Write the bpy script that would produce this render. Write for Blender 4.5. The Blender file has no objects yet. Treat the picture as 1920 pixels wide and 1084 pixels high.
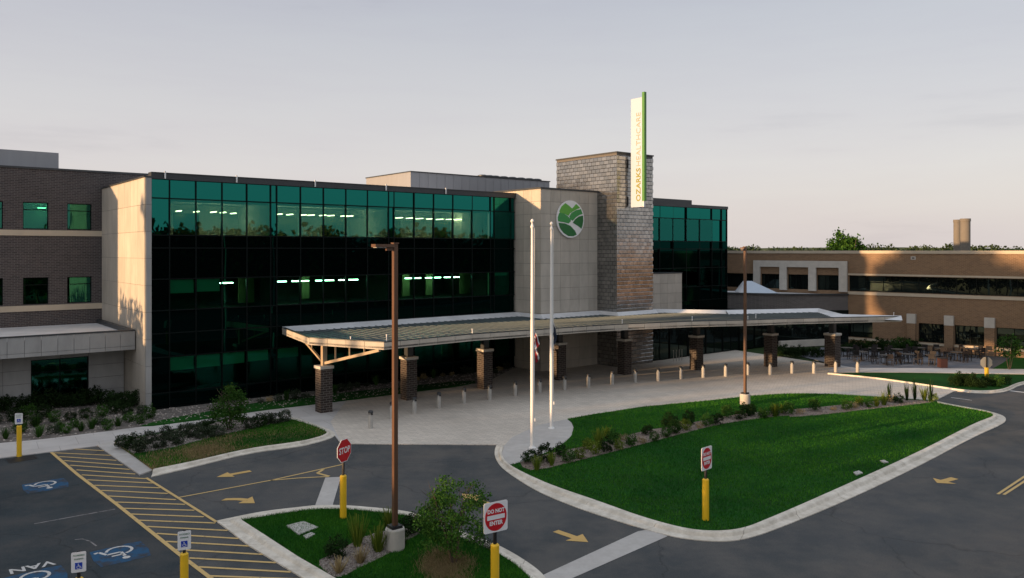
import bpy, bmesh, math, random
import numpy as np
from mathutils import Vector, Matrix
random.seed(7); rng = np.random.default_rng(7)
D = bpy.data; scene = bpy.context.scene; COL = scene.collection
R = math.radians

# ------------------------------------------------------------------ camera, sky, sun, exposure
CAM_H, F, CX, HY = 9.0, 1480.0, 960.0, 470.0
cam_d = D.cameras.new("camera"); cam = D.objects.new("camera", cam_d); COL.objects.link(cam)
cam.location = (0, 0, CAM_H); cam.rotation_euler = (R(90), 0, 0)
cam_d.sensor_width = 36; cam_d.lens = 36 * F / 1920; cam_d.shift_y = -72 / 1920
cam_d.clip_start = 0.1; cam_d.clip_end = 3000
scene.camera = cam
SUN_A, SUN_E = R(9.5), R(4.6)
ang_f = math.atan2(.627, .779)
uh = Vector((math.cos(ang_f), math.sin(ang_f), 0)); vh = Vector((-math.sin(ang_f), math.cos(ang_f), 0))
S = -uh * math.cos(SUN_A) + vh * math.sin(SUN_A)
world = D.worlds.new("World"); scene.world = world; world.use_nodes = True
nt = world.node_tree; nt.nodes.clear()
def N(nt, t, **kw):
    n = nt.nodes.new(t)
    for k, v in kw.items():
        if k.startswith('in_'): n.inputs[int(k[3:]) if k[3:].isdigit() else k[3:].replace('_', ' ')].default_value = v
        else: setattr(n, k, v)
    return n
def ramp(n, *stops):
    cr = n.color_ramp
    while len(cr.elements) < len(stops): cr.elements.new(.5)
    for e, (p, c) in zip(cr.elements, stops): e.position = p; e.color = (*c, 1) if len(c) == 3 else c
sky = N(nt, 'ShaderNodeTexSky', sky_type='NISHITA', sun_disc=False, sun_elevation=R(9), sun_rotation=math.atan2(S.x, S.y),
        air_density=1.2, dust_density=3.0, ozone_density=1.5, altitude=200)
tc = N(nt, 'ShaderNodeTexCoord'); sep = N(nt, 'ShaderNodeSeparateXYZ')
nt.links.new(tc.outputs['Generated'], sep.inputs[0])
veil = N(nt, 'ShaderNodeValToRGB'); nt.links.new(sep.outputs['Z'], veil.inputs[0])      # thin overcast veil: warmer at the horizon
ramp(veil, (0, (3.85, 3.5, 3.38)), (.10, (3.7, 3.5, 3.52)), (.30, (2.72, 2.76, 3.02)), (1, (3.6, 3.85, 4.2)))
mp = N(nt, 'ShaderNodeMapping'); mp.inputs['Scale'].default_value = (1.2, 1.2, 9)
nz = N(nt, 'ShaderNodeTexNoise', in_Scale=2.2, in_Detail=6.0, in_Roughness=.6)
nt.links.new(tc.outputs['Generated'], mp.inputs[0]); nt.links.new(mp.outputs[0], nz.inputs['Vector'])
cl = N(nt, 'ShaderNodeValToRGB'); nt.links.new(nz.outputs['Fac'], cl.inputs[0])
ramp(cl, (.38, (1, 1, 1)), (.58, (.975, .965, .98)), (.74, (.88, .87, .90)))
mul = N(nt, 'ShaderNodeMix', data_type='RGBA', blend_type='MULTIPLY'); mul.inputs[0].default_value = 1
nt.links.new(veil.outputs[0], mul.inputs[6]); nt.links.new(cl.outputs[0], mul.inputs[7])
mx = N(nt, 'ShaderNodeMix', data_type='RGBA'); mx.inputs[0].default_value = .85
nt.links.new(sky.outputs[0], mx.inputs[6]); nt.links.new(mul.outputs[2], mx.inputs[7])
bg = N(nt, 'ShaderNodeBackground', in_Strength=.13); out = N(nt, 'ShaderNodeOutputWorld')
nt.links.new(mx.outputs[2], bg.inputs[0]); nt.links.new(bg.outputs[0], out.inputs[0])
sd = D.lights.new("sun", 'SUN'); sun = D.objects.new("sun", sd); COL.objects.link(sun)
sd.energy = 4.4; sd.angle = R(.6); sd.color = (1.0, .62, .32)
Sv = (S * math.cos(SUN_E) + Vector((0, 0, math.sin(SUN_E)))).normalized()
sun.rotation_euler = Sv.to_track_quat('Z', 'Y').to_euler()
sun.location = (-60, -40, 30)
vs = scene.view_settings; vs.view_transform = 'Standard'; vs.look = 'None'; vs.gamma = 1; vs.exposure = .7; vs.use_curve_mapping = False
scene.render.engine = 'CYCLES'; scene.cycles.use_denoising = True
scene.cycles.max_bounces = 8; scene.cycles.transparent_max_bounces = 16

# ------------------------------------------------------------------ helpers
def G(px, py, z=0.0):                       # where the ray of that photo pixel meets the level z
    d = (CAM_H - z) * F / (py - HY)
    return ((px - CX) / F * d, d)
class Frame:
    def __init__(s, ox, oy, ang): s.o = (ox, oy); s.c, s.s, s.a = math.cos(ang), math.sin(ang), ang
    def u(s, px, v=0):
        k = (px - CX) / F
        return (k * (s.o[1] + s.c * v) - s.o[0] + s.s * v) / (s.c - s.s * k)
    def w(s, u, v, z=0): return (s.o[0] + s.c * u - s.s * v, s.o[1] + s.s * u + s.c * v, z)
    def z(s, px, py, v=0):
        return CAM_H - (py - HY) * s.w(s.u(px, v), v)[1] / F
HF = Frame(-20.3, 44.4, ang_f)
RF = Frame(38.6, 69.7, math.atan2(-.677, .736))

class MB:
    def __init__(s): s.v = []; s.f = []
    def add(s, vs, fs):
        o = len(s.v); s.v += [tuple(p) for p in vs]; s.f += [tuple(i + o for i in f) for f in fs]; return s
    def box(s, x0, y0, z0, x1, y1, z1):
        x0, x1 = min(x0, x1), max(x0, x1); y0, y1 = min(y0, y1), max(y0, y1); z0, z1 = min(z0, z1), max(z0, z1)
        return s.add([(x0,y0,z0),(x1,y0,z0),(x1,y1,z0),(x0,y1,z0),(x0,y0,z1),(x1,y0,z1),(x1,y1,z1),(x0,y1,z1)],
              [(0,3,2,1),(4,5,6,7),(0,1,5,4),(1,2,6,5),(2,3,7,6),(3,0,4,7)])
    def prism(s, poly, z0, z1):
        a = sum(p[0]*q[1]-q[0]*p[1] for p, q in zip(poly, poly[1:]+poly[:1]))
        if a < 0: poly = poly[::-1]
        n = len(poly)
        return s.add([(p[0], p[1], z0) for p in poly] + [(p[0], p[1], z1) for p in poly],
              [tuple(range(n))[::-1], tuple(range(n, 2*n))] + [(i, (i+1) % n, n+(i+1) % n, n+i) for i in range(n)])
    def flat(s, poly, z):
        a = sum(p[0]*q[1]-q[0]*p[1] for p, q in zip(poly, poly[1:]+poly[:1]))
        if a < 0: poly = poly[::-1]
        return s.add([(p[0], p[1], z) for p in poly], [tuple(range(len(poly)))])
    def lathe(s, prof, n=16, cx=0, cy=0, caps=True):
        vs = [(cx + r*math.cos(2*math.pi*i/n), cy + r*math.sin(2*math.pi*i/n), z) for r, z in prof for i in range(n)]
        fs = [(j*n+i, j*n+(i+1) % n, (j+1)*n+(i+1) % n, (j+1)*n+i) for j in range(len(prof)-1) for i in range(n)]
        if caps: fs += [tuple(range(n))[::-1], tuple((len(prof)-1)*n+i for i in range(n))]
        return s.add(vs, fs)
    def tube(s, pts, rad, n=6):
        pts = [Vector(p) for p in pts]; rs = rad if isinstance(rad, (list, tuple)) else [rad]*len(pts)
        vs = []
        for i, p in enumerate(pts):
            t = (pts[min(i+1, len(pts)-1)] - pts[max(i-1, 0)]).normalized()
            a = t.cross(Vector((0, 0, 1)) if abs(t.z) < .9 else Vector((1, 0, 0))).normalized(); b = t.cross(a)
            vs += [p + (a*math.cos(2*math.pi*k/n) + b*math.sin(2*math.pi*k/n))*rs[i] for k in range(n)]
        m = len(pts)
        fs = [(j*n+i, (j+1)*n+i, (j+1)*n+(i+1) % n, j*n+(i+1) % n) for j in range(m-1) for i in range(n)]
        fs += [tuple(range(n)), tuple((m-1)*n+i for i in range(n))[::-1]]
        return s.add(vs, fs)
    def bar(s, a, b, w, h):                 # square bar between two points
        a, b = Vector(a), Vector(b); t = (b-a).normalized()
        x = t.cross(Vector((0, 0, 1))).normalized() if abs(t.z) < .95 else Vector((1, 0, 0)); y = x.cross(t)
        vs = [p + x*sx*w/2 + y*sy*h/2 for p in (a, b) for sx, sy in ((-1,-1),(1,-1),(1,1),(-1,1))]
        return s.add(vs, [(0,1,2,3),(7,6,5,4),(0,4,5,1),(1,5,6,2),(2,6,7,3),(3,7,4,0)])
    def mesh(s, name, mat):
        m = D.meshes.new(name); m.from_pydata([tuple(p) for p in s.v], [], s.f)
        bm = bmesh.new(); bm.from_mesh(m); bmesh.ops.recalc_face_normals(bm, faces=bm.faces); bm.to_mesh(m); bm.free()
        if mat: m.materials.append(mat)
        return m
    def build(s, name, mat, parent=None, loc=(0, 0, 0), rz=0, smooth=False):
        m = s.mesh(name, mat)
        if smooth: m.shade_smooth()
        return link(name, m, parent, loc, rz)
def link(name, mesh, parent=None, loc=(0, 0, 0), rz=0):
    o = D.objects.new(name, mesh); COL.objects.link(o); o.location = loc
    o.rotation_euler = rz if isinstance(rz, tuple) else (0, 0, rz)
    if parent: o.parent = parent
    return o
def tag(o, label=None, cat=None, group=None, kind=None):
    if label: o['label'] = label
    if cat: o['category'] = cat
    if group: o['group'] = group
    if kind: o['kind'] = kind
    return o
def empty(name, loc, rz, label, cat, group=None):
    o = D.objects.new(name, None); COL.objects.link(o); o.location = loc; o.rotation_euler = (0, 0, rz)
    o.empty_display_size = .3
    return tag(o, label, cat, group)
def kids(o): return [c for c in D.objects if c.parent == o]
def copy_tree(o, parent=None, ch=None):
    c = o.copy(); COL.objects.link(c); c.parent = parent
    for k in (kids(o)): copy_tree(k, c)
    return c
ONES = "zeroth first second third fourth fifth sixth seventh eighth ninth tenth eleventh twelfth thirteenth fourteenth fifteenth sixteenth seventeenth eighteenth nineteenth".split()
TENS = {2: "twenty", 3: "thirty", 4: "forty", 5: "fifty", 6: "sixty", 7: "seventy", 8: "eighty"}
def ordw(n):
    if n < 20: return ONES[n]
    t, o = divmod(n, 10)
    return TENS[t] + "-" + ONES[o] if o else TENS[t][:-1] + "ieth"

# ------------------------------------------------------------------ materials
def mat(name, col, rough=.7, metal=0, var=0, scale=3, bump=0, bscale=None, col2=None, spec=.5, coords='Object', detail=5, stretch=None, rnd=0):
    m = D.materials.new(name); m.use_nodes = True; t = m.node_tree; p = t.nodes['Principled BSDF']
    p.inputs['Base Color'].default_value = (*col, 1); p.inputs['Roughness'].default_value = rough
    p.inputs['Metallic'].default_value = metal; p.inputs['Specular IOR Level'].default_value = spec
    if var or bump or col2:
        c = tcx = N(t, 'ShaderNodeTexCoord'); v = c.outputs[coords]
        if stretch:
            q = N(t, 'ShaderNodeMapping'); q.inputs['Scale'].default_value = stretch; t.links.new(v, q.inputs[0]); v = q.outputs[0]
        n = N(t, 'ShaderNodeTexNoise', in_Scale=scale, in_Detail=float(detail), in_Roughness=.65); t.links.new(v, n.inputs['Vector'])
        if var or col2:
            r = N(t, 'ShaderNodeValToRGB'); t.links.new(n.outputs['Fac'], r.inputs[0])
            c2 = col2 or tuple(x*(1+var) for x in col); c1 = col if col2 else tuple(x*(1-var) for x in col)
            ramp(r, (.33, c1), (.67, c2)); t.links.new(r.outputs[0], p.inputs['Base Color'])
        if bump:
            n2 = N(t, 'ShaderNodeTexNoise', in_Scale=bscale or scale*4, in_Detail=4.0); t.links.new(v, n2.inputs['Vector'])
            b = N(t, 'ShaderNodeBump', in_Strength=bump, in_Distance=.02); t.links.new(n2.outputs['Fac'], b.inputs['Height'])
            t.links.new(b.outputs[0], p.inputs['Normal'])
    if rnd:
        src = p.inputs['Base Color'].links[0].from_socket; oi = N(t, 'ShaderNodeObjectInfo'); mr = N(t, 'ShaderNodeMapRange'); mr.inputs[3].default_value = 1-rnd; mr.inputs[4].default_value = 1+rnd
        hs = N(t, 'ShaderNodeHueSaturation'); t.links.new(oi.outputs['Random'], mr.inputs[0]); t.links.new(mr.outputs[0], hs.inputs['Value']); t.links.new(src, hs.inputs['Color']); t.links.new(hs.outputs[0], p.inputs['Base Color'])
        va = N(t, 'ShaderNodeVectorMath', operation='ADD'); t.links.new(tcx.outputs[coords], va.inputs[0]); t.links.new(oi.outputs['Location'], va.inputs[1])
        q.inputs[0].links and t.links.new(va.outputs[0], q.inputs[0])
    return m
def two_scale(name, a, b, c, s1, s2, rough=.9, bump=.3, bs=60, k=.5, dist=.02, crack=False):          # patches of a/b with c mottling
    m = D.materials.new(name); m.use_nodes = True; t = m.node_tree; p = t.nodes['Principled BSDF']
    tcn = N(t, 'ShaderNodeTexCoord'); o = tcn.outputs['Object']
    n1 = N(t, 'ShaderNodeTexNoise', in_Scale=s1, in_Detail=6.0, in_Roughness=.6); n2 = N(t, 'ShaderNodeTexNoise', in_Scale=s2, in_Detail=6.0, in_Roughness=.7)
    r1 = N(t, 'ShaderNodeValToRGB'); r2 = N(t, 'ShaderNodeValToRGB'); ramp(r1, (.35, a), (.65, b)); ramp(r2, (.4, (0,0,0)), (.62, (1,1,1)))
    mm = N(t, 'ShaderNodeMix', data_type='RGBA'); mk = N(t, 'ShaderNodeMath', operation='MULTIPLY'); mk.inputs[1].default_value = k
    for n, r in ((n1, r1), (n2, r2)): t.links.new(o, n.inputs['Vector']); t.links.new(n.outputs['Fac'], r.inputs[0])
    t.links.new(r2.outputs[0], mk.inputs[0]); t.links.new(mk.outputs[0], mm.inputs[0]); t.links.new(r1.outputs[0], mm.inputs[6])
    mm.inputs[7].default_value = (*c, 1); fin = mm.outputs[2]
    if crack:
        vo = N(t, 'ShaderNodeTexVoronoi', feature='DISTANCE_TO_EDGE', in_Scale=.17); wn = N(t, 'ShaderNodeTexNoise', in_Scale=1.1, in_Detail=6.0); wm = N(t, 'ShaderNodeVectorMath', operation='MULTIPLY_ADD'); wm.inputs[1].default_value = (1.1, 1.1, 0)
        t.links.new(o, wn.inputs['Vector']); t.links.new(wn.outputs['Color'], wm.inputs[0]); t.links.new(o, wm.inputs[2]); t.links.new(wm.outputs[0], vo.inputs['Vector'])
        cr_ = N(t, 'ShaderNodeValToRGB'); ramp(cr_, (.0, (.74,)*3), (.006, (1,)*3)); t.links.new(vo.outputs['Distance'], cr_.inputs[0])
        m2 = N(t, 'ShaderNodeMix', data_type='RGBA', blend_type='MULTIPLY'); m2.inputs[0].default_value = 1; t.links.new(fin, m2.inputs[6]); t.links.new(cr_.outputs[0], m2.inputs[7]); fin = m2.outputs[2]
        fn = N(t, 'ShaderNodeTexNoise', in_Scale=28.0, in_Detail=4.0, in_Roughness=.8); fr_ = N(t, 'ShaderNodeValToRGB'); ramp(fr_, (.3, (.72,)*3), (.7, (1.28,)*3)); t.links.new(o, fn.inputs['Vector']); t.links.new(fn.outputs['Fac'], fr_.inputs[0])
        m3 = N(t, 'ShaderNodeMix', data_type='RGBA', blend_type='MULTIPLY'); m3.inputs[0].default_value = 1; t.links.new(fin, m3.inputs[6]); t.links.new(fr_.outputs[0], m3.inputs[7]); fin = m3.outputs[2]
    t.links.new(fin, p.inputs['Base Color']); p.inputs['Roughness'].default_value = rough
    p.inputs['Specular IOR Level'].default_value = .12
    n3 = N(t, 'ShaderNodeTexNoise', in_Scale=bs, in_Detail=3.0); t.links.new(o, n3.inputs['Vector'])
    b_ = N(t, 'ShaderNodeBump', in_Strength=bump, in_Distance=dist); t.links.new(n3.outputs['Fac'], b_.inputs['Height']); t.links.new(b_.outputs[0], p.inputs['Normal'])
    return m
def brick(name, c1, c2, mortar, bw, bh, flatz=False, rough=.85, ms=.012, bump=.5, bias=0, rot=0, var=.15, vs_=.25):
    m = D.materials.new(name); m.use_nodes = True; t = m.node_tree; p = t.nodes['Principled BSDF']
    tcn = N(t, 'ShaderNodeTexCoord'); sp = N(t, 'ShaderNodeSeparateXYZ'); cb = N(t, 'ShaderNodeCombineXYZ'); ad = N(t, 'ShaderNodeMath', operation='ADD')
    t.links.new(tcn.outputs['Object'], sp.inputs[0])
    if flatz:
        mpn = N(t, 'ShaderNodeMapping'); mpn.inputs['Rotation'].default_value = (0, 0, rot); t.links.new(tcn.outputs['Object'], mpn.inputs[0]); vec = mpn.outputs[0]
    else:
        t.links.new(sp.outputs[0], ad.inputs[0]); t.links.new(sp.outputs[1], ad.inputs[1]); t.links.new(ad.outputs[0], cb.inputs[0]); t.links.new(sp.outputs[2], cb.inputs[1]); vec = cb.outputs[0]
    b = N(t, 'ShaderNodeTexBrick', in_Scale=1.0); b.inputs['Color1'].default_value = (*c1, 1); b.inputs['Color2'].default_value = (*c2, 1); b.inputs['Mortar'].default_value = (*mortar, 1)
    b.inputs['Mortar Size'].default_value = ms; b.inputs['Brick Width'].default_value = bw; b.inputs['Row Height'].default_value = bh; b.inputs['Bias'].default_value = bias; b.inputs['Mortar Smooth'].default_value = .3
    t.links.new(vec, b.inputs['Vector'])
    n = N(t, 'ShaderNodeTexNoise', in_Scale=vs_, in_Detail=7.0, in_Roughness=.65); t.links.new(tcn.outputs['Object'], n.inputs['Vector'])
    r = N(t, 'ShaderNodeValToRGB'); ramp(r, (.3, (1-var,)*3), (.7, (1+var,)*3)); t.links.new(n.outputs['Fac'], r.inputs[0])
    mm = N(t, 'ShaderNodeMix', data_type='RGBA', blend_type='MULTIPLY'); mm.inputs[0].default_value = 1
    t.links.new(b.outputs['Color'], mm.inputs[6]); t.links.new(r.outputs[0], mm.inputs[7]); t.links.new(mm.outputs[2], p.inputs['Base Color'])
    bp = N(t, 'ShaderNodeBump', in_Strength=bump, in_Distance=.01, invert=True); t.links.new(b.outputs['Fac'], bp.inputs['Height']); t.links.new(bp.outputs[0], p.inputs['Normal'])
    p.inputs['Roughness'].default_value = rough; p.inputs['Specular IOR Level'].default_value = .25
    return m
def glass(name, refl, tint, fac, inner=None, wob=.004):
    m = D.materials.new(name); m.use_nodes = True; t = m.node_tree; t.nodes.clear()
    o = N(t, 'ShaderNodeOutputMaterial'); g = N(t, 'ShaderNodeBsdfGlossy'); g.inputs['Color'].default_value = (*refl, 1); g.inputs['Roughness'].default_value = .01
    if inner: b = N(t, 'ShaderNodeBsdfDiffuse'); b.inputs[0].default_value = (*inner, 1)
    else: b = N(t, 'ShaderNodeBsdfTransparent'); b.inputs[0].default_value = (*tint, 1)
    fr = N(t, 'ShaderNodeFresnel', in_IOR=1.5); ma = N(t, 'ShaderNodeMath', operation='ADD', use_clamp=True); ma.inputs[1].default_value = fac
    t.links.new(fr.outputs[0], ma.inputs[0])
    mxs = N(t, 'ShaderNodeMixShader'); t.links.new(ma.outputs[0], mxs.inputs[0]); t.links.new(b.outputs[0], mxs.inputs[1]); t.links.new(g.outputs[0], mxs.inputs[2])
    tcn = N(t, 'ShaderNodeTexCoord'); oi = N(t, 'ShaderNodeObjectInfo'); va = N(t, 'ShaderNodeVectorMath', operation='ADD')
    t.links.new(tcn.outputs['Object'], va.inputs[0]); t.links.new(oi.outputs['Location'], va.inputs[1])
    n = N(t, 'ShaderNodeTexNoise', in_Scale=.55, in_Detail=1.0); t.links.new(va.outputs[0], n.inputs['Vector'])
    bp = N(t, 'ShaderNodeBump', in_Strength=1.0, in_Distance=wob); t.links.new(n.outputs['Fac'], bp.inputs['Height'])
    t.links.new(bp.outputs[0], g.inputs['Normal']); t.links.new(mxs.outputs[0], o.inputs[0])
    return m
def emit(name, col, s):
    m = D.materials.new(name); m.use_nodes = True; p = m.node_tree.nodes['Principled BSDF']
    p.inputs['Base Color'].default_value = (*col, 1); p.inputs['Emission Color'].default_value = (*col, 1); p.inputs['Emission Strength'].default_value = s
    return m
def worn(name, col, under, amount=.5, scale=6):
    m = mat(name, under, .85, col2=col, scale=scale, detail=8)
    r = [n for n in m.node_tree.nodes if n.type == 'VALTORGB'][0]; r.color_ramp.elements[0].position = amount-.12; r.color_ramp.elements[1].position = amount+.02
    return m
ASPH = (.06, .062, .066)
M = dict(
    grass=two_scale('grass_ground', (.003, .045, .004), (.009, .08, .008), (.03, .06, .012), .35, 1.3, bump=.6, bs=25, k=.3),
    grass_dry=two_scale('grass_ground_dry', (.02, .055, .015), (.04, .075, .02), (.2, .14, .06), .5, .45, bump=.6, bs=25, k=.9),
    asphalt=two_scale('asphalt', (.062, .070, .074), (.092, .096, .10), (.145, .136, .125), .09, .35, rough=1, bump=.35, bs=90, k=.6, crack=True),
    asphalt_old=two_scale('asphalt_seal', (.032, .043, .05), (.058, .068, .074), (.095, .09, .086), .2, .6, rough=1, bump=.35, bs=90, k=.5, crack=True),
    concrete=two_scale('concrete', (.46, .44, .42), (.56, .54, .51), (.36, .34, .31), .3, 2.5, bump=.15, bs=40, k=.35),
    kerb=two_scale('kerb_concrete', (.66, .61, .52), (.78, .73, .64), (.44, .40, .33), .7, 2.2, bump=.2, bs=40, k=.6),
    pavers=brick('pavers', (.64, .58, .50), (.55, .50, .43), (.38, .35, .31), .42, .21, flatz=True, ms=.012, bump=.3, rot=.4, var=.16, vs_=.14),
    slab=brick('sidewalk_slab', (.56, .54, .52), (.52, .50, .48), (.33, .31, .30), 1.6, 1.6, flatz=True, ms=.012, bump=.2, rot=-ang_f+.08, var=.12, vs_=.5),
    slate=brick('patio_slabs', (.13, .14, .16), (.17, .18, .2), (.07, .07, .08), .9, .9, flatz=True, ms=.02, var=.25, vs_=.6),
    gravel=two_scale('gravel_mulch', (.15, .14, .13), (.25, .23, .21), (.09, .07, .06), 1.2, 7, bump=.8, bs=16, k=.6, dist=.05),
    mulch=two_scale('stone_mulch', (.22, .17, .14), (.34, .28, .24), (.11, .08, .06), 1.2, 8, bump=.9, bs=14, k=.6, dist=.05),
    soil=two_scale('far_fields', (.02, .05, .015), (.04, .07, .025), (.03, .04, .015), .01, .1, bump=.1, bs=2, k=.5),
    beige=mat('beige_stone_panel', (.46, .42, .36), .75, var=.13, scale=1.0, bump=.1, bscale=30, stretch=(1, 1, .35), rnd=.06),
    grey_panel=mat('grey_stone_panel', (.36, .36, .35), .75, var=.13, scale=1.0, bump=.1, bscale=30, stretch=(1, 1, .35), rnd=.06),
    joint=mat('dark_joint', (.13, .125, .12), .9),
    darkbrick=brick('dark_brick', (.085, .072, .07), (.055, .047, .048), (.17, .16, .155), .3, .105, ms=.012, var=.12),
    brownbrick=brick('brown_brick', (.26, .165, .095), (.20, .125, .075), (.31, .23, .16), .3, .105, ms=.012, var=.1, vs_=.12),
    greybrick=brick('grey_brick', (.14, .13, .125), (.11, .10, .10), (.2, .19, .18), .3, .105, ms=.012, var=.1),
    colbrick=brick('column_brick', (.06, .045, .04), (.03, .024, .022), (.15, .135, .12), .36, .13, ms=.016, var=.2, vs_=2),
    band=mat('limestone_band', (.5, .43, .33), .8, var=.08, scale=.6),
    capstone=mat('limestone_cap', (.52, .49, .44), .8, var=.08, scale=2),
    coping=mat('dark_metal_coping', (.05, .055, .06), .45, .3, var=.1, scale=1),
    mullion=mat('dark_green_mullion', (.0022, .005, .0048), .5, spec=.12),
    metal_roof=mat('standing_seam_metal', (.12, .15, .16), .45, .2, var=.12, scale=.35),
    white_roof=mat('white_roof_membrane', (.62, .63, .64), .6, var=.12, scale=.5),
    pent=mat('grey_penthouse_metal', (.30, .31, .33), .5, .25, var=.05, scale=.5, stretch=(4, 4, .4)),
    shingle=mat('steel_shingle', (.33, .335, .335), .2, .9, var=.22, scale=1.1, bump=.08, bscale=6),
    white=mat('white_paint', (.8, .8, .78), .4, var=.03, scale=2),
    yellow=mat('yellow_plastic_sleeve', (.85, .52, .02), .4, var=.06, scale=2),
    bronze=mat('bronze_pole_paint', (.12, .062, .036), .4, .0, var=.08, scale=3),
    black=mat('black_metal', (.012, .012, .014), .45),
    red=mat('sign_red', (.55, .01, .02), .4), wht=mat('sign_white', (.82, .82, .82), .4), blue=mat('sign_blue', (.01, .05, .42), .4),
    signback=mat('bare_aluminium', (.42, .42, .38), .5, .5), darktxt=mat('sign_dark_green_ink', (.10, .22, .14), .5),
    ypaint=worn('yellow_road_paint', (.60, .42, .17), (.2, .16, .1), .40, 5), wpaint=worn('white_road_paint', (.55, .54, .52), (.16, .16, .16), .42, 5),
    fadepaint=worn('faded_white_road_paint', (.22, .21, .21), ASPH, .5, 4), bpaint=worn('blue_road_paint', (.006, .07, .16), (.028, .034, .045), .52, 2.2),
    amber=worn('yellow_arrow_paint', (.58, .38, .13), (.3, .2, .09), .38, 4),
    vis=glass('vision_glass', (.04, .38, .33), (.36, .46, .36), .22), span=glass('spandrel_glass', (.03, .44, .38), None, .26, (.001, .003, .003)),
    dark=glass('dark_window_glass', (.35, .5, .45), None, .05, (.006, .008, .008)), vis_low=glass('dim_reflection_vision_glass', (.04, .32, .27), (.36, .72, .58), .01), span_low=glass('dim_reflection_spandrel_glass', (.02, .28, .24), None, .0, (.001, .002, .002)),  # low rows: same glass, reflection dimmed to look black, vision tint lightened
    wing=glass('wing_glass', (.08, .4, .32), (.14, .4, .28), .22),
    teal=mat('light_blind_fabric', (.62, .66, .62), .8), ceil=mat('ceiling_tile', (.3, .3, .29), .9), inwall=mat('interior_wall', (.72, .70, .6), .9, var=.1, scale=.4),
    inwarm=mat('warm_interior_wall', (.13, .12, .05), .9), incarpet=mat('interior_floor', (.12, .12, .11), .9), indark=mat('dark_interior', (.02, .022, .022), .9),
    lamp=emit('lit_ceiling_lamp', (1, .86, .70), 25), lamp2=emit('amber_pendant_lamp', (1, .62, .18), 3.2),
    g1=mat('logo_leaf_green', (.12, .42, .05), .5), g2=mat('logo_mid_green', (.04, .30, .07), .5), g3=mat('logo_deep_green', (.012, .15, .035), .5),
    bladegreen=mat('blade_green', (.07, .22, .04), .4), gold=mat('letter_olive_gold', (.24, .24, .03), .5), pale=mat('letter_pale_gold', (.34, .34, .22), .5),
    flagred=mat('flag_red', (.32, .01, .02), .8), flagwhite=mat('flag_white', (.7, .7, .72), .8), navy=mat('flag_navy', (.01, .018, .04), .8),
    steelbeige=mat('beige_painted_steel', (.40, .31, .21), .6), bark=mat('bark', (.09, .065, .045), .9, var=.2, scale=10),
    wood=mat('dark_patio_metal', (.018, .014, .013), .7), rust=mat('reddish_planter', (.05, .02, .018), .7), tabletop=mat('patio_table_top', (.08, .07, .06), .6),
    mortar=mat('concrete_silo', (.17, .155, .135), .9, var=.1, scale=.5),
    boll=mat('bollard_concrete', (.42, .41, .38), .7, var=.08, scale=4), lens=mat('bollard_lens', (.6, .62, .62), .25),
)
_t = M['shingle'].node_tree; _p = _t.nodes['Principled BSDF']; _g = N(_t, 'ShaderNodeNewGeometry'); _r = N(_t, 'ShaderNodeValToRGB')   # random tone per shingle puts reflected light-dark contrast into the colour
ramp(_r, (0, (.27, .275, .275)), (.5, (.33, .33, .325)), (1, (.41, .405, .395))); _t.links.new(_g.outputs['Random Per Island'], _r.inputs[0]); _t.links.new(_r.outputs[0], _p.inputs['Base Color'])
def leafmat(name, a, b, patch=None):
    m = D.materials.new(name); m.use_nodes = True; t = m.node_tree; p = t.nodes['Principled BSDF']
    g = N(t, 'ShaderNodeNewGeometry'); oi = N(t, 'ShaderNodeObjectInfo'); r = N(t, 'ShaderNodeValToRGB')
    ramp(r, (0, a), (1, b)); t.links.new(g.outputs['Random Per Island'], r.inputs[0])
    hs = N(t, 'ShaderNodeHueSaturation'); mr = N(t, 'ShaderNodeMapRange'); mr.inputs[3].default_value = .75; mr.inputs[4].default_value = 1.3
    t.links.new(oi.outputs['Random'], mr.inputs[0]); t.links.new(mr.outputs[0], hs.inputs['Value']); t.links.new(r.outputs[0], hs.inputs['Color'])
    fin = hs.outputs[0]
    if patch:
        tcn = N(t, 'ShaderNodeTexCoord'); n = N(t, 'ShaderNodeTexNoise', in_Scale=.22, in_Detail=7.0, in_Roughness=.62); q = N(t, 'ShaderNodeValToRGB'); ramp(q, (.36, patch[0]), (.68, patch[1]))
        t.links.new(tcn.outputs['Object'], n.inputs['Vector']); t.links.new(n.outputs['Fac'], q.inputs[0])
        mm = N(t, 'ShaderNodeMix', data_type='RGBA', blend_type='MULTIPLY'); mm.inputs[0].default_value = 1; t.links.new(fin, mm.inputs[6]); t.links.new(q.outputs[0], mm.inputs[7]); fin = mm.outputs[2]
    t.links.new(fin, p.inputs['Base Color']); p.inputs['Roughness'].default_value = .75; p.inputs['Specular IOR Level'].default_value = .05
    return m
L = dict(dark=leafmat('leaf_dark', (.008, .02, .006), (.025, .05, .015)), mid=leafmat('leaf_mid', (.015, .05, .01), (.05, .11, .02)),
         lime=leafmat('leaf_lime', (.06, .11, .012), (.16, .2, .03)), dry=leafmat('leaf_dry', (.2, .15, .075), (.42, .33, .17)),
         grey=leafmat('leaf_grey_green', (.02, .035, .02), (.06, .075, .045)), tree=leafmat('leaf_tree', (.018, .06, .010), (.06, .14, .022)),
         far=leafmat('leaf_far', (.02, .035, .015), (.05, .075, .035)), blade=leafmat('grass_blade', (.010, .095, .010), (.042, .21, .024), patch=((.7, .75, .9), (2.6, 1.55, 1.1))))

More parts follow.
